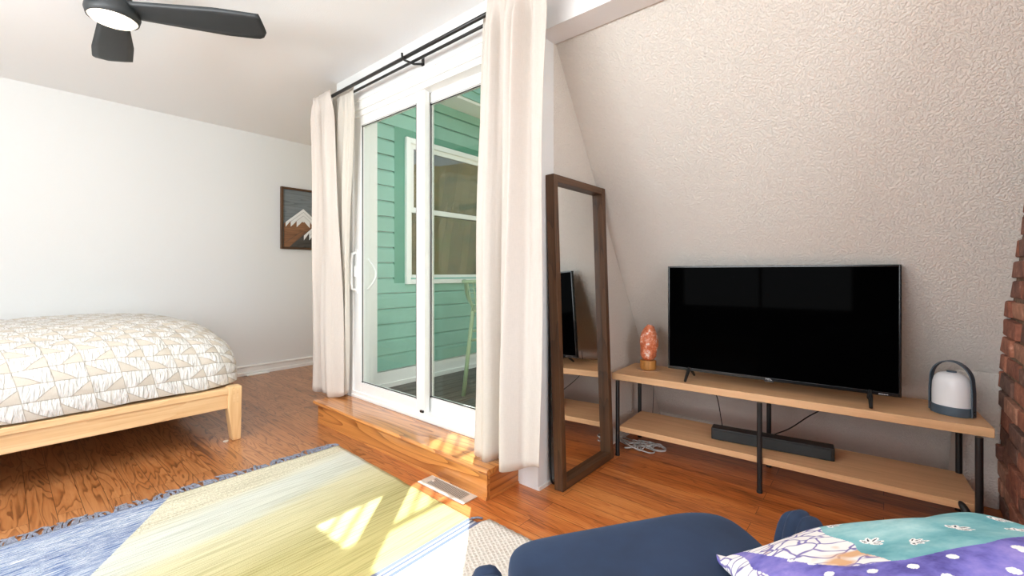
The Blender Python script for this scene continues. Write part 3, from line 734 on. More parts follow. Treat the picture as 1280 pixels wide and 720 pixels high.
# tiny white plate at the base of the far wall
b = BM(); box(b, 1.63, 1.84, BACK-.075, BACK-.023, 0, .012); o = obj('floor_plate', b, M['trim'], bevel=.003); tag(o, 'small white plate lying on the floor against the far white baseboard', 'plate')

# ------------------------------------------------------------------ ceiling fan
def fan():
    hx, hy = .352, 2.79
    t = thing('ceiling_fan', 'matte black three-blade ceiling fan with round lit lamp', 'ceiling fan', (hx, hy, CEIL))
    z0 = -.25
    b = BM(); lathe(b, [(0, z0-.012), (.05, z0-.011), (.083, z0-.004), (.092, z0+.006), (.092, z0+.02), (0, z0+.02)], n=48); obj('lamp_diffuser', b, M['lamp'], t, smooth=True)
    b = BM(); lathe(b, [(.0925, z0+.002), (.097, z0+.004), (.104, z0+.03), (.1, z0+.06), (.088, z0+.085), (.074, z0+.1), (.07, z0+.12), (.0, z0+.12)], n=48); obj('hub', b, M['fan'], t, smooth=True)
    b = BM(); lathe(b, [(.066, z0+.11), (.066, z0+.17), (.09, z0+.2), (.095, z0+.249), (0, z0+.249)], n=40); obj('canopy', b, M['fan'], t, smooth=True)
    for ang in (-37.1, 83, 203):
        bm = BM(); secs = []; n = 26
        for i in range(n+1):
            s = i/n; r = .07+.585*s
            w = .066 + .012*math.cos(s*PI) + .028*s**1.3; w0 = .085-.5*.0
            half = (.052 + .036*min(1, s*1.5))
            lead, trail = half*1.0, -half*1.05
            if s > .9: q = (s-.9)/.1; lead *= math.sqrt(max(0, 1-(q*.92)**2)); 
            pitch = -math.radians(17 - 5*s); zc = z0+.055-.012*s
            pts = []
            for k, (f, th) in enumerate(((1, 0), (.6, .006), (0, .008), (-.6, .006), (-1, 0), (-.6, -.005), (0, -.006), (.6, -.005))):
                wv = (lead if f > 0 else -trail)*f; thick = th*(1.6-.9*s)
                y = wv*math.cos(pitch); z = zc + wv*math.sin(pitch) + thick
                pts.append(bm.verts.new((r, y, z)))
            secs.append(pts)
        for a, c in zip(secs, secs[1:]):
            for k in range(8): bm.faces.new((a[k], a[(k+1) % 8], c[(k+1) % 8], c[k]))
        bm.faces.new(secs[0][::-1]); bm.faces.new(secs[-1])
        bmesh.ops.rotate(bm, verts=bm.verts, cent=(0, 0, 0), matrix=Matrix.Rotation(math.radians(ang), 3, 'Z'))
        obj('blade', bm, M['fan'], t, smooth=True)
fan()

# ------------------------------------------------------------------ mountain art
def art():
    x0, x1, z0, z1 = 1.974, 2.80, 1.310, 1.985; Y = BACK
    t = thing('mountain_art', 'framed wood-strip picture of snowy mountains on the far wall', 'picture', (x0, Y, z0))
    W, H = x1-x0, z1-z0; f = .022
    for r in ((0, f, 0, H), (W-f, W, 0, H), (f, W-f, 0, f), (f, W-f, H-f, H)):
        b = BM(); box(b, r[0], r[1], -.034, -.001, r[2], r[3]); obj('frame_bar', b, M['walnut'] if r[1]-r[0] < .1 else M['walnutx'], t, bevel=.002)
    b = BM(); n = 6
    for i in range(n): h = (H-2*f)/n; box(b, f, W-f, -.012, -.002, f+i*h+.0012, f+(i+1)*h)
    obj('sky_boards', b, M['artgrey'], t, bevel=.001)
    def at(cx, cy): return ((cx-135)/290*.395, H-(cy-92)/520*H)
    clip = lambda p: (min(max(p[0], f+.001), W-f-.001), min(max(p[1], f+.001), H-f-.001))
    pk = at(312, 262)
    # brown mountain strips run parallel to the right slope line
    b = BM(); prism(b, [clip(q) for q in (at(160, 400), at(175, 385), pk, at(470, 445), at(470, 600), at(160, 600))], 'y', -.019, -.0125); 
    o = obj('brown_mountain', b, M['artbrown'], t, bevel=.001)
    b = BM()
    for k in range(7):
        a = at(165+k*38, 598 if k else 560); c_ = at(300+k*38*.75, 455-k*2)
        d = Vector((c_[0]-a[0], c_[1]-a[1])).normalized(); nrm = Vector((-d.y, d.x))*.0018
        pts = [clip((a[0]+nrm.x, a[1]+nrm.y)), clip((a[0]-nrm.x, a[1]-nrm.y)), clip((c_[0]-nrm.x, c_[1]-nrm.y)), clip((c_[0]+nrm.x, c_[1]+nrm.y))]
        prism(b, pts, 'y', -.0196, -.0188)
    obj('strip_gap', b, M['artdark'], o)
    b = BM(); prism(b, [clip(q) for q in (at(200, 600), at(430, 372), at(520, 285), at(740, 500), at(740, 600))], 'y', -.0235, -.0192); obj('charcoal_mountain', b, M['artdark'], t, bevel=.001)
    def snow(apex, lo, drop, teeth, y0, y1):
        # left arm and right arm of chevron strips ending in points
        for sgn in (-1, 1):
            b = BM()
            pts = [apex]
            end = (apex[0]+sgn*lo[0], apex[1]-lo[1]); pts.append(end)
            pts.append((end[0], end[1]-drop))
            for k in range(teeth):
                u0 = (k+.85)/teeth; u1 = (k+1)/teeth*.98
                xx = end[0]-sgn*lo[0]*u0
                pts.append((xx, end[1]+lo[1]*.12)); 
                if k < teeth-1: pts.append((xx, end[1]-drop*.9-lo[1]*.0))
            pts.append((apex[0], end[1]+lo[1]*.05))
            prism(b, [clip(p) for p in pts], 'y', y0, y1); sc = obj('snowcap', b, M['artwhite'], t, bevel=.0008)
            b = BM()
            for k in (.28, .62):
                q0 = (apex[0], apex[1]-k*lo[1]*.75); q1 = (apex[0]+sgn*lo[0]*(1-k*.8), apex[1]-k*lo[1]*.75-lo[1]*(1-k*.8))
                prism(b, [clip(q) for q in (q0, q1, (q1[0], q1[1]-.003), (q0[0], q0[1]-.003))], 'y', y0-.0006, y0)
            obj('groove', b, M['artgrey'], sc)
    s = .395/290
    snow(pk, (140*s, 118*s), 38*s, 3, -.0225, -.0185)
    snow(at(520, 285), (205*s, 195*s), 40*s, 4, -.0275, -.0235)
art()

# ------------------------------------------------------------------ rug and floor register
def rug():
    bm = BM(); NX, NY = 90, 110; x0 = -.75; y0 = .2; rows = []
    for j in range(NY+1):
        row = []
        for i in range(NX+1):
            u, v = i/NX, j/NY
            xe = 1.30+.05*min(1, max(0, (2.5-(y0+v*(2.54-y0)))/1.2))*(-1 if y0+v*(2.54-y0) > 1.3 else 1) + .006*noise.noise((0, v*30, 0)) + (.004*math.sin(v*260) if y0+v*2.34 < 1.29 else 0)
            xe = (1.295+.035*max(0, (y0+v*(2.52-y0)-1.3)/1.2) if y0+v*(2.52-y0) > 1.295 else 1.345) + .005*noise.noise((0, v*24, 0)) + (.005*abs(math.sin(v*150)) if y0+v*2.32 < 1.295 else 0)
            ye = 2.562-.036*(x0+u*(xe-x0))
            x = x0+u*(xe-x0); y = y0+v*(ye-y0)
            z = .007 + .0015*noise.noise((x*3, y*3, 0))
            row.append(bm.verts.new((x, y, z)))
        rows.append(row)
    for j in range(NY):
        for i in range(NX): bm.faces.new((rows[j][i], rows[j][i+1], rows[j+1][i+1], rows[j+1][i]))
    r = bmesh.ops.extrude_face_region(bm, geom=list(bm.faces))
    for v in r['geom']:
        if isinstance(v, bmesh.types.BMVert): v.co.z = .0012
    o = obj('rug', bm, M['rug'], smooth=True)
    tag(o, 'flat-woven rug in blue, cream and mustard bands with fringe, on the floor', 'rug')
    b = BM(); rnd = random.Random(4); x = -.7
    while x < 1.33:
        ye = 2.562-.036*x; L_ = rnd.uniform(.045, .075); dx = rnd.uniform(-.035, .035)
        for q in range(3):
            tube(b, bez([(x+q*.004, ye-.004, .008), (x+q*.004+dx*.3, ye+L_*.4, .009+rnd.uniform(0, .004)), (x+dx+q*.005, ye+L_*.8, .006), (x+dx*1.3+rnd.uniform(-.01, .01), ye+L_, .004)], 3), .0025, 5)
        x += rnd.uniform(.012, .022)
    f = obj('fringe', b, M['fringe'], o, smooth=True); f['kind'] = 'stuff'
    b = BM()
    tube(b, [(1.30, 1.335, .007), (1.325, 1.32, .006), (1.335, 1.3, .005)], .0045, 6); obj('stripe_tassel', b, M['fringe'], o, smooth=True)
rug()
def register():
    t = thing('floor_register', 'putty coloured slotted floor vent between the step and rug', 'vent', (1.415, 1.613, 0))
    b = BM()
    hx, hy, t_ = .056, .165, .005
    for r in ((-hx, -.032, -hy, hy), (.032, hx, -hy, hy), (-.032, .032, -hy, -.125), (-.032, .032, .125, hy)): box(b, *r, 0, t_)
    obj('face_plate', b, M['register'], t, bevel=.0015)
    b = BM(); box(b, -.032, .032, -.125, .125, .0004, .001); obj('duct_shade_sheet', b, M['dark'], t)  # dark sheet standing in for the shade inside the duct
    for i in range(26):
        y = -.12+i*.0096; b = BM(); box(b, -.032, .032, y, y+.0036, .001, .0032); obj('louver', b, M['register'], t)
    b = BM(); box(b, -.006, .006, .1, .118, .0045, .009); obj('damper_lever', b, M['register'], t)
register()

# ------------------------------------------------------------------ leaning mirror and its cord
def mirror():
    # local: x along the wall, z up the frame, y towards the room (negative)
    lean = math.atan2(.055, 1.52)
    t = thing('leaning_mirror', 'tall walnut framed mirror leaning against the wall cheek beside the curtain', 'mirror', (1.742, 1.212, .0015), rot=(-lean, 0, 0))
    W, H, D, f = .515, 1.53, .048, .036
    for (x0, x1) in ((0, f), (W-f, W)):
        b = BM(); box(b, x0, x1, -D, 0, 0, H); obj('stile', b, M['walnut'], t, bevel=.0015)
    for (z0, z1) in ((0, f), (H-f, H)):
        b = BM(); box(b, f+.0002, W-f-.0002, -D, 0, z0, z1); obj('rail', b, M['walnutx'], t, bevel=.0015)
    b = BM(); box(b, f-.004, W-f+.004, -.016, -.012, f-.004, H-f+.004); obj('glass', b, M['mirror'], t)
    b = BM(); box(b, f, W-f, -.0118, -.006, f, H-f); obj('backing', b, M['dark'], t)
mirror()
b = BM()
tube(b, bez([(1.772, 1.261, .93), (1.765, 1.259, .6), (1.764, 1.256, .2), (1.764, 1.25, .05), (1.775, 1.246, .012), (1.795, 1.244, .012), (1.808, 1.246, .06), (1.81, 1.25, .4)], 10), .0055, 8)
o = obj('cord_loop', b, M['cord'], smooth=True); tag(o, 'black cord hanging in a loop beside the mirror, down to the floor', 'cord')

# ------------------------------------------------------------------ tv stand
SA = math.radians(3.6)
def stand_pt(s, off, z=0):
    """s along the front edge from its left end, off towards the wall"""
    a = SA; ux, uy = math.sin(a), -math.cos(a); nx, ny = math.cos(a), math.sin(a)
    return Vector((2.319+ux*s+nx*off, 1.208+uy*s+ny*off, z))
def stand():
    # local frame: x = s, y = off
    t = thing('tv_stand', 'long light oak two-shelf media console with black legs under the slanted wall', 'tv stand', stand_pt(0, 0), rot=(0, 0, SA-PI/2))
    Ln, D = 1.528, .36
    b = BM(); box(b, 0, Ln, 0, D, .430, .466); obj('top', b, M['standx'], t, bevel=.002)
    b = BM(); box(b, .045, Ln-.03, .0, D-.01, .136, .166); obj('lower_shelf', b, M['standx'], t, bevel=.002)
    for s in (.04, .757, 1.485):
        for o_ in (.012, D-.022):
            b = BM(); y = o_ if s not in (.04, 1.485) or o_ > .1 else o_
            if o_ < .1: y = -.011 
            tube(b, [(s, y, .012), (s, y, .43)], .0115, 14)
            if o_ < .1: box(b, s-.006, s+.006, -.011, .004, .15, .158)
            leg = obj('leg', b, M['black'], t, smooth=False, bevel=.001)
            k = BM(); lathe(k, [(0, 0), (.013, 0), (.013, .012), (0, .012)], (s, y, 0), 14); obj('foot', k, M['black'], leg)
M['standx'] = wood('light_oak_top', srgb(226, 182, 136), srgb(186, 138, 94), 'x', .8, .45, .6, .12)
stand()

def tv():
    A2 = math.radians(3.7)
    base = stand_pt(.785, .086, .466)
    t = thing('television', 'flat black television switched off, standing on the oak media console', 'television', base, rot=(0, 0, A2-PI/2))
    # local: x to the right along the screen, y away from the viewer, z up
    W, z0, z1 = .978, .052, .620; h = W/2
    b = BM()
    for r in ((-h, -h+.009, z0, z1), (h-.009, h, z0, z1), (-h+.009, h-.009, z1-.009, z1), (-h+.009, h-.009, z0, z0+.016)): box(b, r[0], r[1], 0, .022, r[2], r[3])
    obj('bezel', b, plain('gloss_black_bezel', srgb(14, 14, 15), .18, var=.1), t, bevel=.0015)
    b = BM(); box(b, -h+.008, h-.008, .003, .008, z0+.014, z1-.008); obj('screen', b, M['screen'], t)
    b = BM(); box(b, -h+.004, h-.004, .0221, .026, z0+.004, z1-.004); box(b, -.36, .36, .0261, .06, z0+.05, z0+.30); obj('back_shell', b, M['black'], t, bevel=.004)
    # maker's small raised letters on the lower edge: three strokes groups
    b = BM(); lz0, lz1 = z0+.004, z0+.012; y0, y1 = -.0012, .0005
    x = -.016
    box(b, x, x+.008, y0, y1, lz1-.002, lz1); box(b, x+.003, x+.005, y0, y1, lz0, lz1-.002); x += .0105
    box(b, x, x+.002, y0, y1, lz0, lz1); box(b, x+.002, x+.008, y0, y1, lz1-.002, lz1); box(b, x+.002, x+.008, y0, y1, lz0, lz0+.002); x += .0105
    box(b, x, x+.002, y0, y1, lz0, lz1); box(b, x+.002, x+.008, y0, y1, lz0, lz0+.002)
    obj('brand_lettering', b, plain('silver_letters', srgb(200, 200, 202), .3, .6), t)
    b = BM(); box(b, -.02, .02, .002, .014, z0-.006, z0); obj('sensor_pod', b, plain('smoked_plastic', srgb(60, 60, 62), .2), t, bevel=.002)
    b = BM()
    for k in range(6): box(b, h-.075+k*.0055, h-.0715+k*.0055, -.0012, .0005, z0+.004, z0+.0085)
    obj('badge', b, plain('badge_grey', srgb(170, 170, 172), .4), t)
    for x in (-.378, .385):
        b = BM()
        for s in (-1, 1):
            p0 = Vector((x, .02, z0+.02)); p1 = Vector((x+.0, .02+s*.092, .0085))
            for q in (0,):
                tube(b, [p0, p0.lerp(p1, .5), p1], .0085, 6, rs=[.011, .009, .007])
        obj('foot', b, M['black'], t, bevel=.001)
tv()

def soundbar():
    # placed from the shelf frame
    a = stand_pt(.517, .10, .1662)
    t = thing('soundbar', 'slim black soundbar lying on the lower shelf of the console', 'soundbar', a, rot=(0, 0, SA-PI/2 + math.radians(4.0)))
    W, D, H = .53, .075, .062
    b = BM(); box(b, 0, W, .003, D, .002, H); obj('body', b, M['black'], t, bevel=.004)
    b = BM(); box(b, .008, W-.014, -.001, .003, .006, H-.008); obj('grille', b, M['grille'], t, bevel=.001)
    for x in (.03, W-.06):
        b = BM(); box(b, x, x+.03, .01, D-.01, 0, .002); obj('rubber_foot', b, M['dark'], t)
soundbar()
def cable(name, label, pts, r, mat, cat='cable'):
    b = BM(); tube(b, bez(pts, 8), r, 8); o = obj(name, b, mat, smooth=True); return tag(o, label, cat)
p = stand_pt
cable('cable', 'thin black cable dropping behind the console to the soundbar left part', [p(.46, .372, .52), p(.462, .376, .40), p(.50, .34, .32), p(.56, .16, .229)], .0025, M['cord'])
cable('cable', 'black cable curving down from television to the soundbar right half', [p(1.03, .372, .56), p(1.03, .376, .44), p(1.0, .37, .36), p(.93, .35, .3), p(.86, .27, .25), p(.80, .19, .229)], .003, M['cord'])
cable('cable', 'short thin black cord on the floor near the wall corner behind console', [p(.20, .46, .004), p(.27, .47, .004), p(.34, .44, .004), p(.36, .40, .004)], .003, M['cord'])
cable('cable', 'hair-thin cord hanging straight down behind the console left end', [p(.1, .375, .464), p(.11, .378, .42), p(.115, .38, .3), p(.10, .385, .004)], .0016, M['cord'])
def tangle():
    b = BM(); rnd = random.Random(9)
    base = stand_pt(.075, .14, 0)
    for k in range(5):
        pts = [(base.x+rnd.uniform(-.06, .1), base.y+rnd.uniform(-.11, .11), .007+rnd.uniform(0, .03)) for _ in range(7)]
        tube(b, bez(pts, 6), .004, 6)
    o = obj('cord_tangle', b, M['whitecord'], smooth=True); tag(o, 'tangle of grey-white cords on the floor under the console shelf', 'cord', kind='stuff')
    b = BM(); tube(b, [(2.535+.035*math.cos(2*PI*k/24)*(1+.15*(k//24)), 1.02+.045*math.sin(2*PI*k/24), .006+.006*(k//24)) for k in range(60)], .004, 6)
    o = obj('coiled_cord', b, M['whitecord'], smooth=True); tag(o, 'coil of off-white cord on the floor in front of the grey tangle', 'cord')
tangle()

# ------------------------------------------------------------------ salt lamp and lantern
def salt():
    c = stand_pt(.14, .21, .466)
    t = thing('salt_lamp', 'rough orange salt rock lamp on round wooden base, left of television', 'lamp', c)
    b = BM(); lathe(b, [(0, 0), (.066, 0), (.066, .003), (0, .003)], n=36); obj('coaster', b, plain('clear_coaster', srgb(205, 165, 130), .3), t)
    b = BM(); lathe(b, [(0, .004), (.042, .004), (.047, .012), (.047, .055), (.043, .06), (0, .06)], n=40); obj('wooden_base', b, M['saltbase'], t, smooth=False, bevel=.002)
    b = BM(); bmesh.ops.create_icosphere(b, subdivisions=5, radius=1)
    for v in b.verts:
        q = v.co.copy(); zz = (q.z+1)/2
        w = .053*(1.0 - .0*zz)*(1-.42*max(0, zz-.5)**1.1*1.6)
        f = 1+.20*noise.noise(q*1.7+Vector((3,1,2)))+.10*abs(noise.noise(q*4))
        rr = math.hypot(q.x, q.y); k = (rr**.55)/rr if rr > 1e-5 else 1
        v.co = Vector((q.x*k*w*f+.008*zz, q.y*k*w*f-.006*zz*zz, .058+.212*zz + .008*noise.noise(q*4)*min(1, zz*4)))
    for v in b.verts:
        v.co.z = max(v.co.z, .058)
    obj('salt_rock', b, M['salt'], t, smooth=True)
salt()
def lantern():
    c = stand_pt(1.435, .155, .466)
    t = thing('table_lantern', 'white dome lantern with slate blue base and handle on console right end', 'lantern', c, rot=(0, 0, -PI/2 + math.radians(-30)))
    sx, sy = .067, .056
    b = BM(); lathe(b, [(0, 0), (.97, 0), (1, .003), (1, .034), (.96, .037), (0, .037)], n=48, sx=sx, sy=sy); obj('base', b, M['lantern'], t, smooth=False, bevel=.002)
    b = BM(); lathe(b, [(.93, .036), (.93, .09), (.9, .125), (.82, .148), (.66, .163), (.4, .171), (0, .173)], n=48, sx=sx, sy=sy); obj('shade', b, M['lantshade'], t, smooth=True)
    b = BM(); lathe(b, [(0, .172), (.24, .172), (.24, .177), (0, .177)], n=24, sx=sx, sy=sy); obj('cap_button', b, M['lantern'], t)
    b = BM(); path = [(sx*1.0, .004)]
    path = [(sx*1.04, .003), (sx*1.04, .05), (sx*1.04, .1), (sx*1.0, .14)] + [(sx*math.cos(a)*1.0, .14+.078*math.sin(a)) for a in [PI*k/16 for k in range(1, 16)]] + [(-sx*1.0, .14), (-sx*1.04, .1), (-sx*1.04, .05), (-sx*1.04, .003)]
    prev = None; rings = []
    for i, (x, z) in enumerate(path):
        a = path[max(0, i-1)]; c_ = path[min(len(path)-1, i+1)]; d = Vector((c_[0]-a[0], c_[1]-a[1])).normalized(); nn = Vector((-d.y, d.x))
        hw = .013; th = .0022
        rings.append([b.verts.new((x+nn.x*s*th, y*hw, z+nn.y*s*th)) for s, y in ((1, -1), (1, 1), (-1, 1), (-1, -1))])
    for a, c_ in zip(rings, rings[1:]):
        for k in range(4): b.faces.new((a[k], a[(k+1) % 4], c_[(k+1) % 4], c_[k]))
    b.faces.new(rings[0][::-1]); b.faces.new(rings[-1])
    h = obj('handle', b, M['lantern'], t, bevel=.0008)
    for z in (.014, .026):
        k = BM(); box(k, sx*1.07, sx*1.085, -.003, .003, z-.003, z+.003); obj('rivet', k, M['dark'], h)
lantern()

# ------------------------------------------------------------------ armchair, pillow, rod
CH = math.radians(55.5)      # direction the chair faces, from +X
CF = Vector((.92, .468, 0))  # middle of the cushion's front edge on the floor
def softbox(bm, x0, x1, y0, y1, z0, z1, n=22, e=5.0, crown=0.0):
    """rounded, slightly crowned upholstery block"""
    bmesh.ops.create_cube(bm, size=2); bmesh.ops.subdivide_edges(bm, edges=bm.edges, cuts=n, use_grid_fill=True)
    cx, cy, cz, hx, hy, hz = (x0+x1)/2, (y0+y1)/2, (z0+z1)/2, (x1-x0)/2, (y1-y0)/2, (z1-z0)/2
    for v in bm.verts:
        q = v.co; l = (abs(q.x)**e+abs(q.y)**e+abs(q.z)**e)**(1/e); q = q/l
        v.co = Vector((cx+hx*q.x, cy+hy*q.y, cz+hz*q.z + (crown*(1-q.x*q.x)*(1-q.y*q.y) if q.z > 0 else 0)))
def armchair():
    t = thing('armchair', 'navy velvet armchair with pleated arms, seen from behind, in the foreground', 'armchair', CF, rot=(0, 0, CH-PI/2))
    # local: x to the sitter's right, y forward (front edge of the cushion at y=0)
    b = BM(); softbox(b, -.278, .278, -.56, .0, .30, .490, e=8, crown=.03)
    for v in b.verts: v.co += Vector((0, 0, .004*noise.noise(v.co*9) + .13*min(0, v.co.y+.06)))     # the seat slopes back
    cu = obj('seat_cushion', b, M['navy'], t, smooth=True)
    b = BM(); softbox(b, -.34, .34, -.66, -.05, .13, .29, e=10)
    for v in b.verts: v.co.z += .13*min(0, v.co.y+.06) if v.co.z > .2 else 0
    obj('seat_base', b, M['navy'], t, smooth=True)
    for s in (-1, 1):
        # arm: rounded-top cross-section swept from the front up and back, with gathers across it
        bm = BM(); rings = []; n = 260; K = 32; yf, yb = -.125, -.70
        for i in range(n+1):
            u = i/n; y = yf+(yb-yf)*u
            q = max(0, 1-u/.16); front = math.sqrt(max(0, 1-q*q)) if q > 0 else 1
            g = .0045*(1-abs(math.sin(u*PI*17+.3)))**2 if u < .75 else 0
            g = -.0065*(1-abs(math.sin(u*PI*19+.3)))**1.3*min(1, max(0, (.85-u)*8))
            ring = []
            for k in range(K):
                a = 2*PI*k/K; ca, sa = math.cos(a), math.sin(a); e = 3.2
                l = (abs(ca)**e+abs(sa)**e)**(1/e); ca, sa = ca/l, sa/l
                hw = .043*(.6+.4*front); top = .588-.16*math.tanh(u*2.2)*1.0; bot = .10
                zc = (top*(.80+.20*front)+bot)/2; hh = zc-bot
                hw += g; hh += g*(1 if sa > 0 else 0)
                tw = .016*sa if sa > 0 else 0       # arms lean outwards
                ring.append(bm.verts.new((s*(.324+tw+hw*ca), y+.03*max(0, -sa)*0 + .02*(sa*s*0), zc+hh*sa)))
            rings.append(ring)
        for a, c in zip(rings, rings[1:]):
            for k in range(K): bm.faces.new((a[k], a[(k+1) % K], c[(k+1) % K], c[k]))
        bm.faces.new(rings[0]); bm.faces.new(rings[-1])
        obj('arm', bm, M['navy'], t, smooth=True)
    b = BM(); softbox(b, -.34, .34, -.76, -.60, .12, .597, e=6); obj('backrest', b, M['navy'], t, smooth=True)
    for sx in (-.27, .27):
        for sy in (-.12, -.66):
            b = BM(); tube(b, [(sx, sy, .0095), (sx, sy, .14)], .02, 12, rs=[.014, .022]); obj('leg', b, M['walnut'], t)
armchair()

def pillow_mats():
    def base(name):
        m, nt, b = new_mat(name); b.inputs['Roughness'].default_value = .9; b.inputs['Specular IOR Level'].default_value = .1
        n2 = N(nt, 'ShaderNodeTexNoise', i_Scale=500.0); L(nt, coords(nt), n2.inputs['Vector']); bump(nt, b, n2.outputs[0], .12, .001)
        return m, nt, b
    def wash(nt, c1, c2, c3, s=9.0):
        nz = N(nt, 'ShaderNodeTexNoise', i_Scale=s, i_Detail=5.0, i_Roughness=.65); L(nt, coords(nt), nz.inputs['Vector'])
        rp = ramp(nt, [(.32, c1), (.5, c2), (.7, c3)]); L(nt, nz.outputs[0], rp.inputs[0]); return rp.outputs[0]
    m1, nt, b = base('teal_watercolour_print')
    L(nt, wash(nt, srgb(86, 150, 160), srgb(122, 178, 184), srgb(168, 206, 206)), b.inputs['Base Color'])
    m2, nt, b = base('violet_watercolour_print')
    L(nt, wash(nt, srgb(66, 60, 120), srgb(118, 112, 186), srgb(160, 146, 206), 11.0), b.inputs['Base Color'])
    m3, nt, b = base('white_floral_print')
    vo = N(nt, 'ShaderNodeTexVoronoi', feature='DISTANCE_TO_EDGE', i_Scale=21.0)
    nz = N(nt, 'ShaderNodeTexNoise', i_Scale=12.0); L(nt, coords(nt), nz.inputs['Vector'])
    vv = N(nt, 'ShaderNodeMapping'); L(nt, coords(nt), vv.inputs['Vector']); vv.inputs['Scale'].default_value = (1, 1.8, 1)
    L(nt, mix(nt, .12, vv.outputs[0], nz.outputs[1]), vo.inputs['Vector'])
    rp = ramp(nt, [(.025, srgb(120, 112, 168)), (.07, srgb(236, 234, 232)), (1, srgb(240, 238, 236))]); L(nt, vo.outputs[0], rp.inputs[0])
    nz2 = N(nt, 'ShaderNodeTexNoise', i_Scale=14.0, i_Detail=2.0); L(nt, coords(nt, loc=(4, 2, 0)), nz2.inputs['Vector'])
    r2 = ramp(nt, [(.62, (0,0,0,1)), (.7, (1,1,1,1))]); L(nt, nz2.outputs[0], r2.inputs[0])
    L(nt, mix(nt, r2.outputs[0], rp.outputs[0], srgb(214, 170, 130)), b.inputs['Base Color'])
    m4, nt, b = base('white_leaf_print'); b.inputs['Base Color'].default_value = srgb(238, 238, 236)
    m5, nt, b = base('charcoal_leaf_vein_print'); b.inputs['Base Color'].default_value = srgb(62, 66, 74)
    return [m1, m2, m3, m4, m5]
def pillow():
    mats = pillow_mats(); S = .47; NN = 320
    # face map painted per small face: leaf sprigs, dots, white floral corner
    leaves = [(.44, .66, .5, .055), (.535, .575, -.5, .05), (.72, .645, .3, .06), (.92, .74, -.2, .06), (.61, .92, .9, .05), (.77, .92, .2, .05), (.43, .88, -.3, .05), (.86, .60, .4, .05)]
    dots = [(.14, .82), (.2, .5), (.3, .44), (.4, .41), (.52, .42), (.6, .33), (.7, .42), (.8, .46), (.9, .4), (.16, .66), (.24, .36), (.08, .14), (.22, .22), (.36, .12), (.5, .2), (.56, .30), (.66, .14), (.78, .24), (.9, .12), (.95, .3), (.44, .34), (.3, .36), (.12, .34), (.84, .38), (.7, .4), (.2, .6), (.6, .6), (.8, .7), (.4, .7)]
    def leaf(u, v):
        for lx, ly, an, sz in leaves:
            dx, dy = (u-lx)/sz, (v-ly)/sz
            if dx*dx+dy*dy > 1.1: continue
            hit = 0
            for k in range(5):          # five petals fanned out from one stalk end
                a = an+(k-2)*.62; L0 = .95-.13*abs(k-2); ca, sa = math.cos(a), math.sin(a)
                x = (dx+.45*math.cos(an))*ca+(dy+.45*math.sin(an))*sa; y = -(dx+.45*math.cos(an))*sa+(dy+.45*math.sin(an))*ca
                q = ((x-L0*.55)/(L0*.5))**2+(y/.17)**2
                if q < 1:
                    hit = 3
                    if ((x-L0*.6)/(L0*.3))**2+(y/.05)**2 < 1: return 4
            if hit: return hit
        return 0
    hp = [(0, 1.0), (.095, 1.0), (.119, .756), (.172, .628), (.269, .512), (.406, .456), (.522, .453), (.644, .463), (.781, .5), (1, .56)]
    def hills(u):
        for (a, va), (c, vc) in zip(hp, hp[1:]):
            if a <= u <= c: return va+(vc-va)*(u-a)/(c-a)
    bm = BM(); top = []; bot = []
    def surf(u, v, sgn):
        a, c = 2*u-1, 2*v-1
        k = max(0, (1-a*a))**.42*max(0, (1-c*c))**.42
        pinch = 1-.055*(1-a*a)*abs(c)**4 - .055*(1-c*c)*abs(a)**4
        z = (.062 if sgn > 0 else -.022)*k + .010*noise.noise((u*4, v*4, sgn))*min(1, k*2) + .012*noise.noise((u*2, v*2, 5))
        return Vector((a*S/2*(1-.05*(1-c*c)), c*S/2*(1-.05*(1-a*a)), z))
    for sgn, arr in ((1, top), (-1, bot)):
        for j in range(NN+1):
            row = []
            for i in range(NN+1):
                edge = i in (0, NN) or j in (0, NN)
                if sgn < 0 and edge: row.append(top[j][i])
                else: row.append(bm.verts.new(surf(i/NN, j/NN, sgn if not edge else 0)))
            arr.append(row)
    for j in range(NN):
        for i in range(NN):
            u, v = (i+.5)/NN, (j+.5)/NN
            f = bm.faces.new((top[j][i], top[j][i+1], top[j+1][i+1], top[j+1][i]))
            lf = leaf(u, v)
            nzv = noise.noise((u*6, v*6, 0))*.08
            # white floral corner on the left, violet band along the near edge
            vb = hills(u) + nzv*.25
            if u < .055+nzv*.3: mi = 2
            elif v < vb: mi = 1
            elif u < .37 + nzv*.8: mi = 2
            else: mi = lf
            if mi == 1 and any((u-x)**2+(v-y)**2 < .00022 for x, y in dots): mi = 3
            f.material_index = mi
            f = bm.faces.new((bot[j][i], bot[j+1][i], bot[j+1][i+1], bot[j][i+1]))
            f.material_index = 3 if any((u-x)**2+(v-y)**2 < .00042 for x, y in dots) else 1
    o = obj('throw_pillow', bm, mats, smooth=True)
    fw = math.radians(40.4-7.58); F_ = Vector((math.cos(fw), math.sin(fw), 0)); R_ = Vector((math.sin(fw), -math.cos(fw), 0))
    # near edge 0.63 m ahead of the lens, tipped down towards the arm
    near = F_*.437 + R_*.505; tilt = math.radians(-13.39)
    o.rotation_euler = Matrix.Rotation(fw-PI/2, 3, 'Z').__matmul__(Matrix.Rotation(tilt, 3, 'X')).__matmul__(Matrix.Rotation(math.radians(-13.9), 3, 'Y')).to_euler()
    o.location = near + Matrix.Rotation(fw-PI/2, 3, 'Z') @ Matrix.Rotation(tilt, 3, 'X') @ Vector((0, S/2, 0)) + Vector((0, 0, .661))
    # the soft filling yields where it lies on the seat, arm and backrest
    mw = o.matrix_basis.copy(); inv = mw.inverted()
    xd = Vector((math.sin(CH), -math.cos(CH), 0)); yd = Vector((math.cos(CH), math.sin(CH), 0))
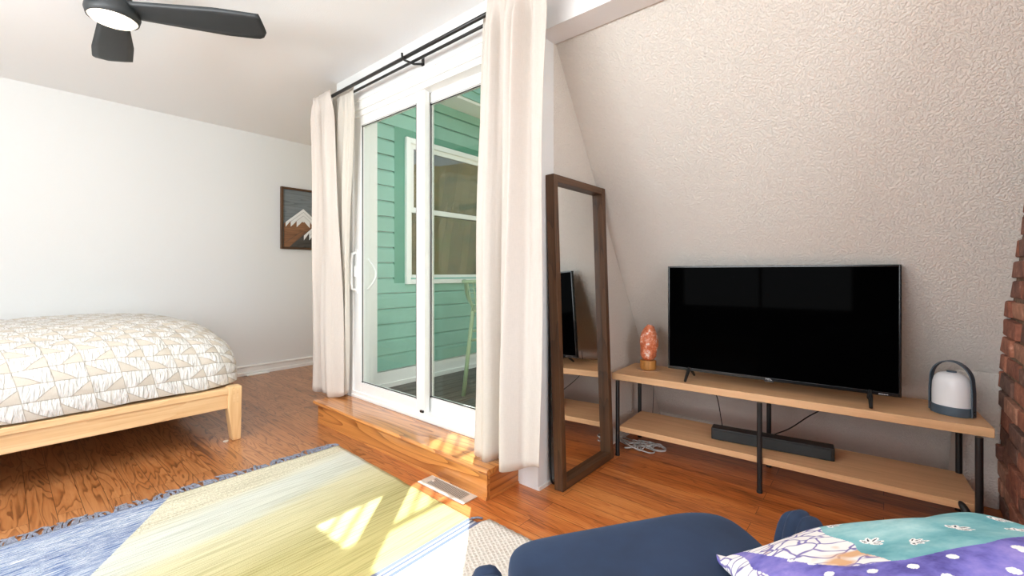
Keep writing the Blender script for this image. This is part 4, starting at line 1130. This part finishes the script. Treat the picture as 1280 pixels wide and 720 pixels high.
    def support(w):
        sx, t_ = (w-CF).dot(xd), (w-CF).dot(yd); h = 0
        if abs(sx) < .285 and -.62 < t_ < .0: h = .520+.13*min(0, t_+.06) - .03*(sx/.28)**2 - .02*max(0, (t_+.1)/.1)
        if .27 < abs(sx) < .40 and -.70 < t_ < -.12: u_ = (-.125-t_)/.575; q = max(0, 1-u_/.16); h = max(h, (.588-.16*math.tanh(u_*2.2))*(.80+.20*math.sqrt(max(0, 1-q*q))))
        if abs(sx) < .345 and -.765 < t_ < -.595: h = max(h, .575)
        return h
    worst = 0
    for v in o.data.vertices:
        w = mw @ v.co; low = v.index >= (NN+1)**2; h = support(w)
        need = h+.003+(0 if low else .010)
        if h and w.z < need: worst = max(worst, need-w.z); w.z = need; v.co = inv @ w
    tag(o, 'floral throw pillow in teal, white and violet resting on the navy armchair', 'pillow')
pillow()
def black_rod():
    a = Vector((2.378, -.224, .172)); e = Vector((2.215, -.322, .012))
    b = BM(); d = (a-e).normalized()
    tube(b, [e, e+d*.01, e.lerp(a, .5), a-d*.02, a-d*.006, a+d*.004, a+d*.008], .012, 14, rs=[.006, .0125, .0125, .0125, .011, .007, .002])
    o = obj('rounded_rod', b, M['black'], smooth=True); tag(o, 'short black rod with rounded tip leaning on the console by its right leg', 'rod')
black_rod()

# ------------------------------------------------------------------ light
w = bpy.data.worlds.new('World'); scene.world = w; w.use_nodes = True
nt = w.node_tree; bg = nt.nodes['Background']
tc = nt.nodes.new('ShaderNodeTexCoord'); sp = nt.nodes.new('ShaderNodeSeparateXYZ'); nt.links.new(tc.outputs['Generated'], sp.inputs[0])
rp = ramp(nt, [(.45, (.62, .64, .62, 1)), (.52, (.95, .98, 1.0, 1)), (1, (.55, .75, 1.0, 1))])
ad = nt.nodes.new('ShaderNodeMath'); ad.operation = 'MULTIPLY_ADD'; ad.inputs[1].default_value = .5; ad.inputs[2].default_value = .5
nt.links.new(sp.outputs[2], ad.inputs[0]); nt.links.new(ad.outputs[0], rp.inputs[0]); nt.links.new(rp.outputs[0], bg.inputs[0])
bg.inputs[1].default_value = 1.15

def sun(dirv, strength, col):
    l = bpy.data.lights.new('sun', 'SUN'); l.energy = strength; l.angle = math.radians(.53); l.color = col
    o = bpy.data.objects.new('sun', l); C.objects.link(o); o.rotation_euler = Vector(dirv).to_track_quat('Z', 'Y').to_euler(); o.location = (6, 6, 10)
sun((.447, .379, 1.0), 18.5, (1, .985, .94))
def area(name, loc, direction, sx, sy, power, col=(1, .985, .96)):
    l = bpy.data.lights.new(name, 'AREA'); l.shape = 'RECTANGLE'; l.size = sx; l.size_y = sy; l.energy = power; l.color = col
    o = bpy.data.objects.new(name, l); C.objects.link(o); o.location = loc
    o.rotation_euler = (-Vector(direction)).to_track_quat('Z', 'Y').to_euler()
# fill panels added outside the unseen windows to brighten the room
area('window_fill', (-1.07, YR-.12, 1.4), (.12, 1, -.03), 2.1, 1.8, 72, (.86, .94, 1))
area('window_fill', (.8, YR-.12, 1.4), (.15, 1, -.03), 1.1, 1.8, 32, (.88, .95, 1))
area('window_fill', (XL-.12, 3.7, 1.45), (1, -.1, -.03), 1.9, 1.45, 20, (.86, .94, 1))
area('window_fill', (XL-.12, .75, 1.35), (1, .05, -.02), 2.2, 1.7, 98, (.9, .96, 1))
# bare fill bulb added out of view, no fixture; the fan's lamp follows
pl = bpy.data.lights.new('room_fill', 'POINT'); pl.energy = 46; pl.shadow_soft_size = .16; pl.color = (.92, .965, 1)
po = bpy.data.objects.new('room_fill', pl); C.objects.link(po); po.location = (-.55, 1.55, 2.0)
# fill panel added out of view, aimed up to brighten the ceiling
area('ceiling_fill', (-1.3, 2.3, 1.75), (.25, .1, 1), .45, .45, 56, (.95, .975, 1))
area('fan_light', (.352, 2.79, CEIL-.275), (0, 0, -1), .16, .16, 8, (1, .86, .66))

# ------------------------------------------------------------------ camera
cam = bpy.data.cameras.new('camera'); co = bpy.data.objects.new('camera', cam); C.objects.link(co); scene.camera = co
cam.sensor_width = 36; cam.lens = 546/1280*36; cam.shift_y = -19/1280; cam.clip_start = .02; cam.clip_end = 500
co.location = (0, 0, 1.05); co.rotation_euler = (PI/2, 0, math.radians(40.4-90))

vs = scene.view_settings; vs.view_transform = 'Standard'; vs.look = 'None'; vs.gamma = 1; vs.use_curve_mapping = False; vs.exposure = 0.0
cy = scene.cycles; cy.use_denoising = True
try: cy.denoiser = 'OPENIMAGEDENOISE'
except Exception: pass
cy.max_bounces = 10; cy.diffuse_bounces = 6; cy.glossy_bounces = 5; cy.transparent_max_bounces = 12; cy.transmission_bounces = 6
cy.sample_clamp_indirect = 6; cy.caustics_reflective = False; cy.caustics_refractive = False
